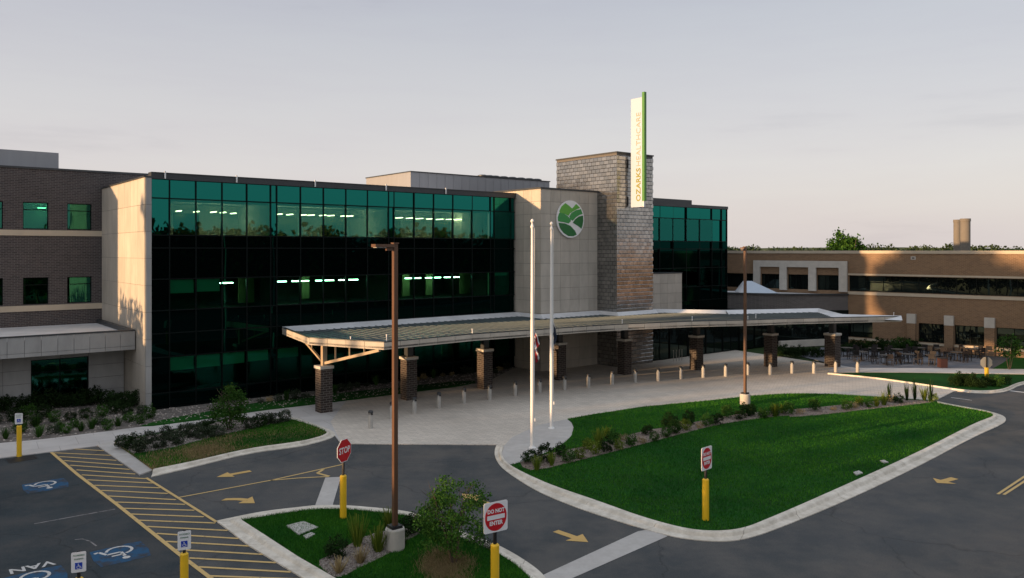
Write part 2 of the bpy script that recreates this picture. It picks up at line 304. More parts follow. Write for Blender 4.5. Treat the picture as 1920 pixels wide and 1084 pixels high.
# ------------------------------------------------------------------ ground plan (photo pixels -> ground)
def z3(*p): return [(x*.2917, 780+y*.2917) for x, y in p]
def z8(*p): return [(560+x*.28125, 780+y*.28125) for x, y in p]
def z7(*p): return [(960+x*.2708, 720+y*.2708) for x, y in p]
def z6(*p): return [(1400+x*.2708, 560+y*.2708) for x, y in p]
def zr(*p): return [(1400+x*.3542, 700+y*.3542) for x, y in p]
def z2(*p): return [(x/4, 530+y/4) for x, y in p]
def z4(*p): return [(480+x/4, 540+y/4) for x, y in p]
def GW(pts, z=0): return [G(x, y, z) for x, y in pts]
def smooth(pts, it=2, closed=False):
    for _ in range(it):
        q = [] if closed else [pts[0]]
        for a, b in zip(pts, pts[1:] + (pts[:1] if closed else [])):
            q += [(.75*a[0]+.25*b[0], .75*a[1]+.25*b[1]), (.25*a[0]+.75*b[0], .25*a[1]+.75*b[1])]
        if not closed: q.append(pts[-1])
        pts = q
    return pts
def st(name, mb, m, **kw): return tag(mb.build(name, m, **kw), kind='structure')
st('ground', MB().flat([(-900, -300), (900, -300), (900, 1500), (-900, 1500)], -.05), M['soil'])
st('asphalt_lot', MB().flat([(-75, -8), (75, -8), (88, 66), (40, 68), (-30, 44), (-75, 44)], 0), M['asphalt'])
# darker sealed parking bays at the left
park = GW([(-400, 915), (-60, 866), (0, 861), (96, 848.5), (146, 891), (219, 946), (277, 993), (335, 1040), (394, 1084), (470, 1150), (600, 1300), (-900, 1300)])
st('parking_bays', MB().flat(park, .004), M['asphalt_old'])
plaza = [(620, 792), (640, 833), (933, 835), (929, 848), (931, 862), (965, 871), (1040, 860), (1090, 800), (1090, 782), (1204, 763), (1339, 751), (1408, 743), (1508, 738), (1562, 739), (1644, 744),
         (1725, 750), (1757, 750), (1787, 735), (1798, 733), (1766, 726), (1698, 717), (1630, 707), (1552, 700.5), (1558, 684), (1480, 672), (1363, 655), (1200, 662), (965, 690), (917, 715), (892, 721), (777, 732), (737, 740), (650, 751)]
st('plaza', MB().prism(GW(plaza), -.02, .03), M['pavers'])
walk = [(-250, 891), (0, 860), (96, 848), (182, 837), (210, 828), (430, 783), (545, 786), (600, 806), (622, 812), (628, 818), (640, 833), (620, 792), (650, 751), (587, 759), (480, 771), (402, 784), (87, 824), (0, 832), (-250, 862)]
st('sidewalk', MB().prism(GW(walk), -.02, .034), M['slab'])
st('ramp_strip', MB().prism(GW([(182, 836.5), (211, 827.8), (290, 882), (262, 892)]), -.02, .05), M['concrete'])
st('crossing_strip', MB().flat(GW(z8((105, 612), (178, 412), (282, 408), (222, 612))), .012), M['concrete'])
st('crossing_strip', MB().flat(GW([(1196, 997), (1216, 993.3), (1252, 1006), (1075, 1084), (1000, 1120), (955, 1108)]), .012), M['concrete'])
def resample(p, n):
    p = [Vector((a[0], a[1], 0)) for a in p]; L_ = [0]
    for a, b in zip(p, p[1:]): L_.append(L_[-1] + (b-a).length)
    o = []
    for i in range(n):
        t = L_[-1]*i/(n-1); j = 0
        while j < len(L_)-2 and L_[j+1] < t: j += 1
        f = (t-L_[j])/max(1e-9, L_[j+1]-L_[j]); o.append(p[j].lerp(p[j+1], f))
    return o, L_[-1]
def kerb(name, outer, inner, top=.15, flush=.028):
    ou, ln = resample(GW(outer), 240); inn, _ = resample(GW(inner, top), 240)
    root = D.objects.new(name, None); COL.objects.link(root); root['kind'] = 'structure'
    prof = ((0, -.02), (0, flush), (.52, flush+.012), (.62, top-.02), (.68, top), (1, top), (1, -.02))
    nseg = max(3, int(ln/3)); per = 239/nseg
    for s_ in range(nseg):
        i0, i1 = s_*per, (s_+1)*per; m_ = max(3, int(i1-i0)+1); mb = MB(); rows = []
        for k in range(m_):
            t = i0 + (i1-i0)*k/(m_-1)
            if k == 0: t += .012/ln*239
            if k == m_-1: t -= .012/ln*239
            j = min(238, int(t)); f = t-j; a = ou[j].lerp(ou[j+1], f); b = inn[j].lerp(inn[j+1], f)
            rows.append([(a.lerp(b, q).x, a.lerp(b, q).y, z) for q, z in prof])
        n = len(prof); vs = [p for r_ in rows for p in r_]
        fs = [(k*n+q, k*n+(q+1) % n, (k+1)*n+(q+1) % n, (k+1)*n+q) for k in range(m_-1) for q in range(n)]
        fs += [tuple(range(n)), tuple((m_-1)*n+q for q in range(n))]
        MB().add(vs, fs).build('kerb_stone', M['kerb'], root)
    return root
# island B: the big lawn
B_out = [(1066, 785), (1010, 800), (955, 822), (935, 834), (929, 846), (929, 856), (934, 873), (950, 888), (968, 899), (1014, 926), (1095, 958), (1177, 984), (1258, 1007), (1312, 1015), (1372, 1017), (1420, 1006), (1471, 987), (1577, 944), (1719, 877), (1825, 820), (1878, 797), (1888, 788), (1882, 780), (1860, 773), (1790, 760), (1757, 753)]
B_in = [(1075, 801), (1070, 822), (1049, 836), (1014, 853), (965, 870), (980, 882), (997, 892), (1041, 912), (1122, 939), (1204, 969), (1285, 991), (1339, 996), (1393, 991), (1440, 970), (1577, 912.5), (1719, 849), (1825, 794), (1858, 782), (1864, 778), (1857, 773), (1790, 762), (1757, 755.5)]
Bo = [(931, 835), (927, 846), (928, 858), (938, 876), (968, 898), (1014, 926), (1095, 958), (1177, 984), (1258, 1007), (1312, 1015), (1372, 1017), (1420, 1006), (1471, 987), (1577, 944), (1719, 877), (1825, 820), (1878, 797), (1888, 788), (1882, 780), (1860, 773), (1790, 760), (1757, 753)]
Bi = [(944, 837), (940, 848), (944, 860), (956, 872), (990, 890), (1041, 912), (1122, 939), (1204, 969), (1285, 991), (1339, 996), (1393, 991), (1440, 972), (1490, 951), (1577, 912.5), (1719, 849), (1825, 794), (1858, 782), (1864, 778), (1857, 773), (1838, 769), (1790, 761), (1757, 754.5)]
kerb('kerb_lawn', smooth(Bo), smooth(Bi))
B_back = [(1757, 753), (1725, 750), (1644, 744), (1562, 739), (1508, 738), (1475, 738), (1408, 742), (1339, 750), (1204, 763), (1110, 777)]
pad_edge = [(1064, 785.5), (1072, 792), (1075.5, 801), (1072, 816), (1062, 827), (1049, 836), (1014, 853), (965, 870)]
lawnB = smooth(Bi)[::1]
k0 = min(range(len(lawnB)), key=lambda i: abs(lawnB[i][0]-958)+abs(lawnB[i][1]-873))
lawnB = lawnB[k0:] + B_back + pad_edge
LB = GW(lawnB, .12)
st('lawn', MB().prism(LB, 0, .12), M['grass'])
padpoly = [(944, 837), (940, 848), (944, 860), (956, 872)] + [(965, 870), (1014, 853), (1049, 836), (1062, 827), (1072, 816), (1075.5, 801), (1072, 792), (1064, 785.5), (1010, 797), (960, 820)]
st('flagpole_pad', MB().prism(GW(padpoly, .1), 0, .1), M['concrete'])
bedB_low = z7((75, 575), (150, 605), (500, 520), (850, 430), (1080, 370), (1400, 285), (1650, 245), (1920, 215)) + z6((300, 822), (560, 800), (900, 760), (1150, 735), (1300, 715))
bedB_up = [(1752, 753), (1725, 751), (1680, 748), (1600, 757), (1500, 767), (1400, 774), (1340, 784), (1280, 796), (1200, 809), (1120, 833), (1050, 846), (1014, 855), (975, 867)]
BB = GW(smooth(bedB_low, 1)+smooth(bedB_up, 1), .13)
st('mulch_bed', MB().prism(BB, .05, .135), M['mulch'])
# island A: left
A_out = z3((970, 395), (1250, 330), (1600, 240)) + [(560, 839), (600, 829), (622, 822), (630, 816), (626, 810), (600, 799), (560, 786), (545, 783)]
A_in = z3((985, 340), (1250, 288), (1600, 205)) + [(560, 828), (598, 819), (612, 813), (613, 809), (598, 801), (560, 788.5), (545, 785.5)]
kerb('kerb_left', smooth(A_out), smooth(A_in), flush=.035)
lawnA = smooth(A_in)[::] + [(500, 787), (430, 785), (330, 806), (215, 829), (251, 853)]
LA = GW(lawnA, .12)
st('lawn', MB().prism(LA, 0, .12), M['grass_dry'])
BA = GW([(216, 830), (330, 807.5), (430, 787), (500, 788), (545, 788), (500, 797), (400, 819), (330, 838), (251, 851)], .13)
st('gravel_bed', MB().prism(BA, .05, .135), M['gravel'])
# island D: foreground
D_out = z3((1395, 685), (1470, 740), (1600, 840), (1900, 1020)) + [(640, 1130)]
D_in = [(452, 974), (500, 1005), (560, 1044), (630, 1084), (700, 1125)]
kerb('kerb_foreground', D_out, D_in, flush=.045)
D2_out = [(405, 978)] + z8((-250, 640), (0, 612), (120, 598), (300, 598), (500, 614), (700, 634), (850, 672), (1000, 745), (1200, 815), (1340, 868), (1500, 960), (1610, 1040), (1660, 1100)) + [(1060, 1140)]
D2_in = [(452, 974)] + z8((-200, 662), (0, 630), (120, 618), (300, 616), (500, 634), (700, 655), (840, 695), (980, 770), (1180, 845), (1310, 900), (1440, 980), (1530, 1060), (1570, 1110)) + [(1020, 1150)]
kerb('kerb_foreground', smooth(D2_out), smooth(D2_in))
LD = GW(smooth(D2_in) + [(960, 1200), (800, 1190), (700, 1125), (630, 1084), (560, 1044), (500, 1005)], .13)
st('lawn', MB().prism(LD, 0, .13), M['grass'])
bedD = smooth(z8((110, 975), (220, 925), (330, 860), (480, 790), (590, 765), (760, 745), (815, 755), (800, 790), (715, 830), (690, 860), (570, 935), (420, 1000), (300, 1070), (230, 1075)), 1, True)
BD = GW(bedD, .14)
st('mulch_bed', MB().prism(BD, .08, .145), M['mulch'])
dryp = smooth(z8((830, 950), (960, 930), (1090, 945), (1130, 1000), (1110, 1070), (1030, 1110), (950, 1100), (905, 1040), (910, 985)), 2, True)
BD2 = GW(dryp, .14)
# island C: right verge
C_out = z6((560, 518), (850, 552), (1100, 587), (1350, 625), (1470, 645), (1600, 658), (1750, 655), (1830, 635), (1880, 605), (1960, 588), (2100, 570))
C_in = z6((560, 514), (850, 540), (1100, 573), (1350, 608), (1470, 626), (1600, 637), (1740, 632), (1810, 612), (1850, 590), (1930, 568), (2100, 555))
kerb('kerb_verge', smooth(C_out), smooth(C_in), top=.13)
LC = GW(smooth(C_in) + z6((2100, 525), (1920, 525), (1100, 512), (800, 511), (650, 513)), .12)
st('lawn', MB().prism(LC, 0, .12), M['grass'])
st('sidewalk', MB().prism(GW([(1553, 700), (1617, 699), (1698, 699.2), (1920, 702), (2080, 705), (2080, 695), (1920, 693), (1700, 691), (1603, 690.5), (1575, 686), (1558, 683)]), -.02, .034), M['slab'])
st('patio', MB().prism(GW([(1558, 683), (1575, 686), (1603, 690.5), (1700, 691), (1860, 692), (1830, 668), (1760, 660), (1640, 650), (1540, 652), (1500, 668)]), -.02, .033), M['slate'])
st('lawn', MB().prism(GW([(1862, 692), (2080, 695), (2080, 668), (1900, 668), (1880, 682)]), -.02, .05), M['grass'])
# building beds at the left
LBED = GW([(-250, 862), (0, 832), (87, 824), (402, 784), (480, 771), (587, 759), (650, 751), (737, 740), (777, 732), (892, 721), (917, 715), (958, 694)]) + [HF.w(26.4, -.25)[:2], HF.w(.05, -.25)[:2], HF.w(-.4, -.3)[:2], HF.w(-.4, 4.4)[:2], HF.w(-16, 4.4)[:2]]
st('gravel_bed', MB().prism(LBED, -.02, .06), M['gravel'])
GS = GW(smooth([(250, 803), (402, 783.5), (480, 770.5), (587, 758.5), (737, 739.5), (892, 720.5), (890, 712), (737, 727), (590, 742), (480, 755), (400, 770), (300, 788)], 1, True), .06)
st('lawn', MB().prism(GS, .04, .075), M['grass'])

# road markings, each sheet 4 mm above the one below
def strip(a, b, w, z=.010, mb=None):
    a, b = Vector((*a, 0)), Vector((*b, 0)); n = (b-a).normalized().cross(Vector((0, 0, 1)))*w/2
    mb = mb or MB(); mb.add([(*(a+n).xy, z), (*(a-n).xy, z), (*(b-n).xy, z), (*(b+n).xy, z)], [(0, 1, 2, 3)]); return mb
def mark(name, mb, m, label, cat='road marking', group=None): return tag(mb.build(name, m), label, cat, group)
hatch = empty('hatched_walkway', (*G(250, 940), .01), 0, 'yellow hatched access walkway crossing the asphalt beside the dark parking bays', 'road marking')
hp = hatch.location
def hadd(name, a, b, w, z):
    mb = strip(a, b, w, 0); mb.v = [(x-hp.x, y-hp.y, z-hp.z) for x, y, _ in mb.v]; mb.build(name, M['ypaint'], hatch)
lft = GW(z3((330, 235), (500, 380), (750, 570), (950, 730), (1150, 890), (1350, 1042), (1560, 1200)))
for a, b in zip(lft, lft[1:]): hadd('border_line', a, b, .13, .016)
rgt = GW(z3((940, 400), (1390, 683)))
hadd('border_line', rgt[0], rgt[1], .11, .016)
for x0, y0, x1, y1 in [(470,213,670,225),(345,238,715,255),(380,262,750,287),(410,288,790,317),(450,318,835,345),(490,348,870,375),(525,380,940,405),(560,412,985,433),(605,447,1030,464),(650,480,1080,500),(695,516,1130,540),(740,555,1190,570),(790,595,1250,608),(840,632,1310,650),(890,672,1385,690),(945,712,1465,738),(1005,757,1535,790),(1065,808,1605,838),(1130,860,1695,892),(1215,915,1775,945),(1275,972,1870,1005),(1340,1030,1960,1052)]:
    a, b = GW(z3((x0, y0), (x1, y1))); hadd('stripe', a, b, .10, .011)
mark('bay_line', strip(*GW(z3((220, 695), (740, 600))), .08), M['fadepaint'], 'faded thin white bay line on the dark parking asphalt')
cl_ = GW(z3((1150, 525), (1740, 415))); mb = MB(); strip(cl_[0], cl_[1], .09, .010, mb)
tp = GW(z8((0, 390), (290, 325))); bt = GW(z8((0, 415), (200, 405)))
for q in ((cl_[1], tp[1]), (cl_[1], bt[0]), (bt[0], bt[1])): strip(q[0], q[1], .10, .010, mb)
ch = GW(z8((165, 357), (125, 383), (205, 404)))
for q in ((ch[0], ch[1]), (ch[1], ch[2])): strip(q[0], q[1], .13, .011, mb)
mark('centre_line', mb, M['ypaint'], 'thin yellow centre line widening to a chevron wedge near the red octagonal sign')
def arrow(tail, head, w, m, label, bend=0):
    t, h = Vector((*G(*tail), 0)), Vector((*G(*head), 0)); d = (h-t); ln = d.length; d.normalize(); n = d.cross(Vector((0, 0, 1)))
    def p(s_, o): q = t + d*s_ + n*(o + bend*math.sin(min(1, s_/ln)*math.pi)); return (q.x, q.y, .010)
    hl = min(ln*.42, .9); cuts = [ln*.0, (ln-hl)*.33, (ln-hl)*.66, ln-hl]; mb = MB()
    for a, b in zip(cuts, cuts[1:]): mb.add([p(a, w/2), p(a, -w/2), p(b, -w/2), p(b, w/2)], [(0, 1, 2, 3)])
    mb.add([p(ln-hl, w*1.55), p(ln-hl, -w*1.55), p(ln, 0)], [(0, 1, 2)])
    mark('lane_arrow', mb, m, label, 'road marking')
arrow((470, 883.5), (406, 895), .26, M['amber'], 'straight yellow arrow pointing left beside the kerb of the left island')
arrow((419, 937), (478, 944), .26, M['amber'], 'curved yellow arrow pointing right on the lane beside the hatching', bend=-.22)
arrow((1042, 996), (1103, 1017), .26, M['amber'], 'yellow arrow pointing right between the foreground island and the big lawn')
arrow((915, 945), (866, 926), .26, M['amber'], 'yellow arrow half hidden behind the leafy multi-stemmed tree')
arrow((1790, 897), (1757, 906), .3, M['amber'], 'short worn yellow arrow on the road right of the big lawn')
mb = MB(); strip(*GW([(1871, 927), (1960, 868)]), .10, .01, mb); strip(*GW([(1882, 928), (1972, 870)]), .10, .01, mb)
mark('double_line', mb, M['ypaint'], 'double yellow centre line at the right edge of the road')
mark('lane_dash', strip(*GW([(1783, 745.5), (1822, 751)]), .12), M['wpaint'], 'short white dash where the pavers meet the asphalt at right')
mark('stop_bar', strip(*GW([(1894, 733), (1960, 741)]), .35), M['wpaint'], 'white stop bar on the road beyond the right verge')
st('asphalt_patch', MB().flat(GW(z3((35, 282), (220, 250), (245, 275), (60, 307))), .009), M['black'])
def sym_strokes(mb, P, w, z):
    for a, b in zip(P, P[1:]): strip(a, b, w, z, mb)
def wheelchair(mb, T, z, s_=1):
    c = lambda pts: [T(x*s_, y*s_) for x, y in pts]
    arc = [(-.02+.32*math.cos(R(a)), .28+.32*math.sin(R(a))) for a in range(110, 351, 20)]
    for P, w in ((arc, .08), ([(-.06, .78), (-.03, .42), (.32, .42), (.46, .10), (.58, .14)], .09), ([(-.05, .62), (.24, .62)], .08)):
        q = c(P)
        for a, b in zip(q, q[1:]): strip(a, b, w*s_, z, mb)
    mb.add([(*T((-.06+.1*math.cos(R(a)))*s_, (.92+.1*math.sin(R(a)))*s_), z) for a in range(0, 360, 30)], [tuple(range(12))])
    return mb
def text_mesh(txt, size, m, bold=0, depth=0):
    c = D.curves.new('lettering', 'FONT'); c.body = txt; c.size = size; c.align_x = 'CENTER'; c.align_y = 'CENTER'; c.offset = bold; c.extrude = depth; c.resolution_u = 3
    o = D.objects.new('tmp', c); COL.objects.link(o); dg = bpy.context.evaluated_depsgraph_get(); dg.update()
    me = D.meshes.new_from_object(o.evaluated_get(dg)); D.objects.remove(o); me.materials.clear(); me.materials.append(m); return me
for (px, py), lab, van in (((85, 910), 'faded blue square with white wheelchair symbol nearest the building', 0), ((225, 1037), 'blue square with white wheelchair symbol right beside the hatching', 0), ((66, 1086), 'blue square with white wheelchair symbol and VAN lettering at the lower left corner', 1)):
    x0, y0 = G(px, py); e = empty('accessible_bay_symbol', (x0, y0, .009), ang_f + math.pi, lab, 'road marking')
    MB().flat([(-.72, -.62), (-.3, -.68), (.7, -.6), (.75, .2), (.68, .82), (.1, .86), (-.66, .8), (-.76, .1)], 0).build('blue_square', M['bpaint'], e)
    wheelchair(MB(), lambda x, y: (x, y-.5), .004, 1.08).build('wheelchair_symbol', M['wpaint'], e)
    if van:
        t = link('lettering', text_mesh('VAN', .55, M['wpaint'], .012), e, (-.05, -1.0, .004))
mb = MB(); q = [G(*p) for p in z3((480, 797), (530, 792), (580, 808), (620, 838))]; sym_strokes(mb, q, .05, .009)
mark('tyre_scuff', mb, M['fadepaint'], 'pale curved tyre scuff on the parking asphalt')
for pts, nm, lab in (([(537, 986), (569, 978), (597, 989), (560, 1003)], 'utility_pad', 'concrete utility cover set in the foreground lawn'), (z8((30, 800), (85, 778), (110, 790), (50, 820)), 'utility_pad', 'small narrow concrete cover beside the larger one in the foreground lawn'),
                     ([(1600, 886), (1610, 883), (1618, 887), (1606, 891)], 'utility_pad', 'small white cover in the big lawn near its right kerb'), ([(1650, 864), (1658, 863), (1666, 867), (1657, 868)], 'utility_pad', 'thin pale cover farther back in the big lawn')):
    MBq = MB().prism(GW(pts, .15), .1, .17); tag(MBq.build(nm, M['concrete']), lab, 'utility cover')

# ------------------------------------------------------------------ building helpers (local frame: x along facade, y inward)
def panels(parent, face, fix, a0, a1, zc, step, m, skip=None, th=.04, gap=.018, name='panel'):
    """face 'x': wall seen from -y, spans x; face 'y': wall seen from -x, spans y. zc: list of z cuts."""
    n = max(1, round((a1-a0)/step)); w = (a1-a0)/n; cache = {}
    for i in range(n):
        for z0, z1 in zip(zc, zc[1:]):
            if skip and skip(a0+i*w, a0+(i+1)*w, z0, z1): continue
            k = round(z1-z0, 3)
            if k not in cache:
                b = MB()
                if face == 'x': b.box(gap/2, -th, gap/2, w-gap/2, 0, k-gap/2)
                else: b.box(-th, gap/2, gap/2, 0, w-gap/2, k-gap/2)
                cache[k] = b.mesh(name, m)
            link(name, cache[k], parent, (a0+i*w, fix, z0) if face == 'x' else (fix, a0+i*w, z0))
def steps(z0, z1, s_): n = max(1, round((z1-z0)/s_)); return [z0+(z1-z0)*i/n for i in range(n+1)]
def wall_holes(x0, x1, z0, z1, y0, y1, holes):
    xs = sorted({x0, x1, *[h[0] for h in holes], *[h[1] for h in holes]}); zs = sorted({z0, z1, *[h[2] for h in holes], *[h[3] for h in holes]})
    mb = MB()
    for za, zb in zip(zs, zs[1:]):
        run = None
        for xa, xb in list(zip(xs, xs[1:])) + [(None, None)]:
            solid = xa is not None and not any(h[0] <= xa+1e-6 and xb <= h[1]+1e-6 and h[2] <= za+1e-6 and zb <= h[3]+1e-6 for h in holes)
            if solid: run = (run[0], xb) if run else (xa, xb)
            elif run: mb.box(run[0], y0, za, run[1], y1, zb); run = None
    return mb
def window(parent, x0, x1, z0, z1, y, m, div=(), hdiv=(), frame=M['mullion'], fw=.05):
    w = MB(); w.box(x0, y, z0, x0+fw, y+.08, z1); w.box(x1-fw, y, z0, x1, y+.08, z1); w.box(x0+fw, y, z0, x1-fw, y+.08, z0+fw); w.box(x0+fw, y, z1-fw, x1-fw, y+.08, z1)
    xs = [x0+fw, *div, x1-fw]; zs = [z0+fw, *hdiv, z1-fw]
    for d in div: w.box(d-fw/2, y, z0+fw, d+fw/2, y+.08, z1-fw)
    for d in hdiv:
        for a, b in zip(xs, xs[1:]): w.box(a+fw/2 if a != xs[0] else a, y+.003, d-fw/2, b-fw/2 if b != xs[-1] else b, y+.077, d+fw/2)
    o = w.build('window', frame, parent)
    for a, b in zip(xs, xs[1:]):
        for c, d in zip(zs, zs[1:]): MB().box(a, y+.03, c, b, y+.045, d).build('pane', m, o)
    return o

# ------------------------------------------------------------------ main glass building
hosp = empty('glass_hospital_building', HF.w(0, 0), ang_f, 'three-storey hospital block with dark green glass curtain wall and beige side fin', 'building')
UC = [0] + [HF.u(p) for p in (317.5, 367, 416, 462.5, 507, 518.5, 563, 606, 648, 688.4, 728, 738, 776, 812.6, 848.6, 884.5, 919, 926, 957, 964.6)]
ZR = [.1, .92, 2.95, 4.3, 5.6, 7.38, 9.15, 9.88, 11.97, 13.05]
VR = {1, 4, 7}
narrow = {0, 5, 11, 17, 19}
mesh_cache = {}
for i, (a, b) in enumerate(zip(UC, UC[1:])):
    for j, (c, d) in enumerate(zip(ZR, ZR[1:])):
        m = M[('vis' if (j in VR and i not in narrow) else 'span') + ('' if j >= 7 else '_low')]
        if i == 18 and j in VR: d2 = d-.25
        MB().box(a+.035, -.02, c+.035, b-.035, 0, d-.035).build('pane', m, hosp).rotation_euler = (R(random.uniform(-.12, .12)), 0, R(random.uniform(-.12, .12)))
for k, a in enumerate(UC[1:-1]): MB().box(a-.035, -.07, .1, a+.035, .08, 13.05).build('mullion', M['mullion'], hosp)
for c in ZR[1:-1]: MB().box(.0, -.062, c-.035, UC[-1], .07, c+.035).build('transom', M['mullion'], hosp)
MB().box(0, -.05, -.1, UC[-1], .3, .1).build('plinth', M['mullion'], hosp)
MB().box(-.02, -.1, 13.05, UC[-1]+.05, .5, 13.38).build('coping', M['coping'], hosp)
MB().box(-.02, -.14, 13.382, UC[-1]+.05, .55, 13.43).build('coping_cap', M['coping'], hosp)
for p in (309, 443, 590, 723, 835):
    u = HF.u(p, -.1); MB().box(u-.04, -.2, 13.08, u+.04, -.142, 13.5).build('roof_clip', M['white'], hosp)
UE = UC[-1]
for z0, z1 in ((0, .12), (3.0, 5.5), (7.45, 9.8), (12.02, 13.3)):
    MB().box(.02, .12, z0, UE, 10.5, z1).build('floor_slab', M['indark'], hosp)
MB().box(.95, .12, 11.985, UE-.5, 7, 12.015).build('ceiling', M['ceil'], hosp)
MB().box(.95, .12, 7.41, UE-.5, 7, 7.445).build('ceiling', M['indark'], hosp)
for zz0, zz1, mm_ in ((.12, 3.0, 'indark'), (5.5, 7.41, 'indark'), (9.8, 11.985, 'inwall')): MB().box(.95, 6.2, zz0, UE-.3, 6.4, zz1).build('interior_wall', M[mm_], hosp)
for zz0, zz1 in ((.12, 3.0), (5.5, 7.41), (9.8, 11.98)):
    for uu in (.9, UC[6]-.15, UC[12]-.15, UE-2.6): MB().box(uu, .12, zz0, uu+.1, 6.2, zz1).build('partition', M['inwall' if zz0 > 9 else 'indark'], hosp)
MB().box(.95, .9, 11.84, UE-.6, .95, 11.98).build('ceiling_valance', M['ceil'], hosp)
for uu, dd in ((2.2, 3.5), (9.2, 4.6), (12.3, 3.8), (17.6, 4.9), (21.7, 4.2)): MB().box(uu, dd, 9.8, uu+1.5, dd+.12, 11.3).build('interior_screen', M['inwarm'], hosp)
for px in (335, 368, 400, 418, 437, 523, 543, 568, 583, 605, 620, 645, 655, 748, 768, 786, 806, 824, 843, 858):
    v = 3.6 + (px*7 % 5)*.25; u = HF.u(px, v)
    MB().box(u-.05, v-.5, 11.42, u+.05, v+.45, 11.47).build('ceiling_lamp', M['lamp'], hosp)
for px, w_ in ((423, .85), (525, .8), (553, .42), (570, .6), (597, .4), (617, .6), (640, .4), (662, .65), (737, .5), (765, .5), (782, .55), (803, .5), (820, .5), (838, .5), (855, .5)):
    u = HF.u(px, 1.6); w_ *= .5; MB().box(u-w_, 1.5, 6.98, u+w_, 1.62, 7.04).build('pendant_lamp', M['lamp'], hosp)
for a, b, zb, zt, yy in ((UC[1], UC[2], 2.12, 2.9, .2), (UC[2], UC[3], 2.15, 2.9, .2), (UC[3], UC[4], 2.2, 2.9, .2), (UC[4], UC[5], 2.25, 2.9, .2), (UC[6], UC[7], 2.3, 2.9, .2), (UC[1], UC[2], 6.55, 7.35, .2), (UC[2], UC[3], 6.6, 7.35, .2), (UC[18], UC[19]-.1, 7.1, 7.35, .2), (UC[18], UC[19]-.1, 11.6, 11.9, .2)):
    MB().box(a+.1, yy, zb, b-.06, yy+.03, zt).build('window_blind', M['teal'], hosp)  # ground-floor strips stand in for pale sky reflections in the panes
for a, w_, zb in ((UC[4]+.3, 1.0, 5.7), (UC[7]+1.1, .5, 5.8), (UC[13]+.4, .6, 5.7), (UC[14]+.8, .7, 5.7), (UC[16]+.5, .8, 5.7), (UC[17]-.9, .6, 5.7)):
    MB().box(a, 2.2, zb, a+w_, 2.3, 7.35).build('interior_screen', M['inwarm'], hosp)
MB().box(.1, .5, 13.3, UE, 10.6, 13.32).build('roof', M['white_roof'], hosp)
# beige fin at the left end
MB().box(-.32, -.02, 0, -.01, 14.7, 13.1).build('fin_core', M['joint'], hosp)
panels(hosp, 'y', -.32, -.08, 10.68, [0]+steps(1.0, 13.1, 1.51), 1.52, M['beige'])
panels(hosp, 'x', -.02, -.32, .0, [0]+steps(1.0, 13.1, 1.51), .32, M['grey_panel'], th=.12)
MB().box(-.42, -.16, 13.1, .02, 10.6, 13.18).build('fin_cap', M['coping'], hosp)
# penthouse
pent = empty('roof_penthouse', HF.w(0, 0), ang_f, 'long grey metal rooftop penthouse with warm lit end behind the glass block', 'building')
pu = HF.u(770, 8); MB().box(pu, 8, 13.33, 37, 15.5, 15.42).build('penthouse_wall', M['pent'], pent); MB().box(pu-.06, 7.94, 15.42, 37.06, 15.56, 15.5).build('penthouse_cap', M['coping'], pent)
for k in range(1, 18):
    uu = pu + k*.85
    MB().box(uu-.012, 7.975, 13.4, uu+.012, 8, 15.41).build('seam', M['pent'], pent)
for px in (905, 917, 928, 944, 960, 976, 992, 1006):
    u = HF.u(px, 11); tag(MB().lathe([(.42, 0), (.42, .3), (.5, .32), (.5, .4), (.3, .48)], 14).build('roof_vent', M['coping'], None, HF.w(u, 11, 15.5)), f'{ordw([905,917,928,944,960,976,992,1006].index(px)+1)} dark round vent from the left on the grey penthouse roof', 'roof vent', 'round vents on the penthouse roof')
# beige pier with logo
pier = empty('beige_stone_pier', HF.w(0, 0), ang_f, 'tall beige panelled stone pier carrying the round green logo', 'building')
PV = -2.93; P0, P1 = 26.45, 32.34
MB().box(P0, PV, 0, P1, 3, 13.6).build('pier_core', M['joint'], pier)
panels(pier, 'x', PV, P0-.04, P1, [0]+steps(.6, 13.6, .93), .98, M['beige']); panels(pier, 'y', P0, PV, 3, [0]+steps(.6, 13.6, .93), .98, M['beige'])
MB().box(P0-.1, PV-.1, 13.6, P1, 3.05, 13.72).build('pier_cap', M['coping'], pier)
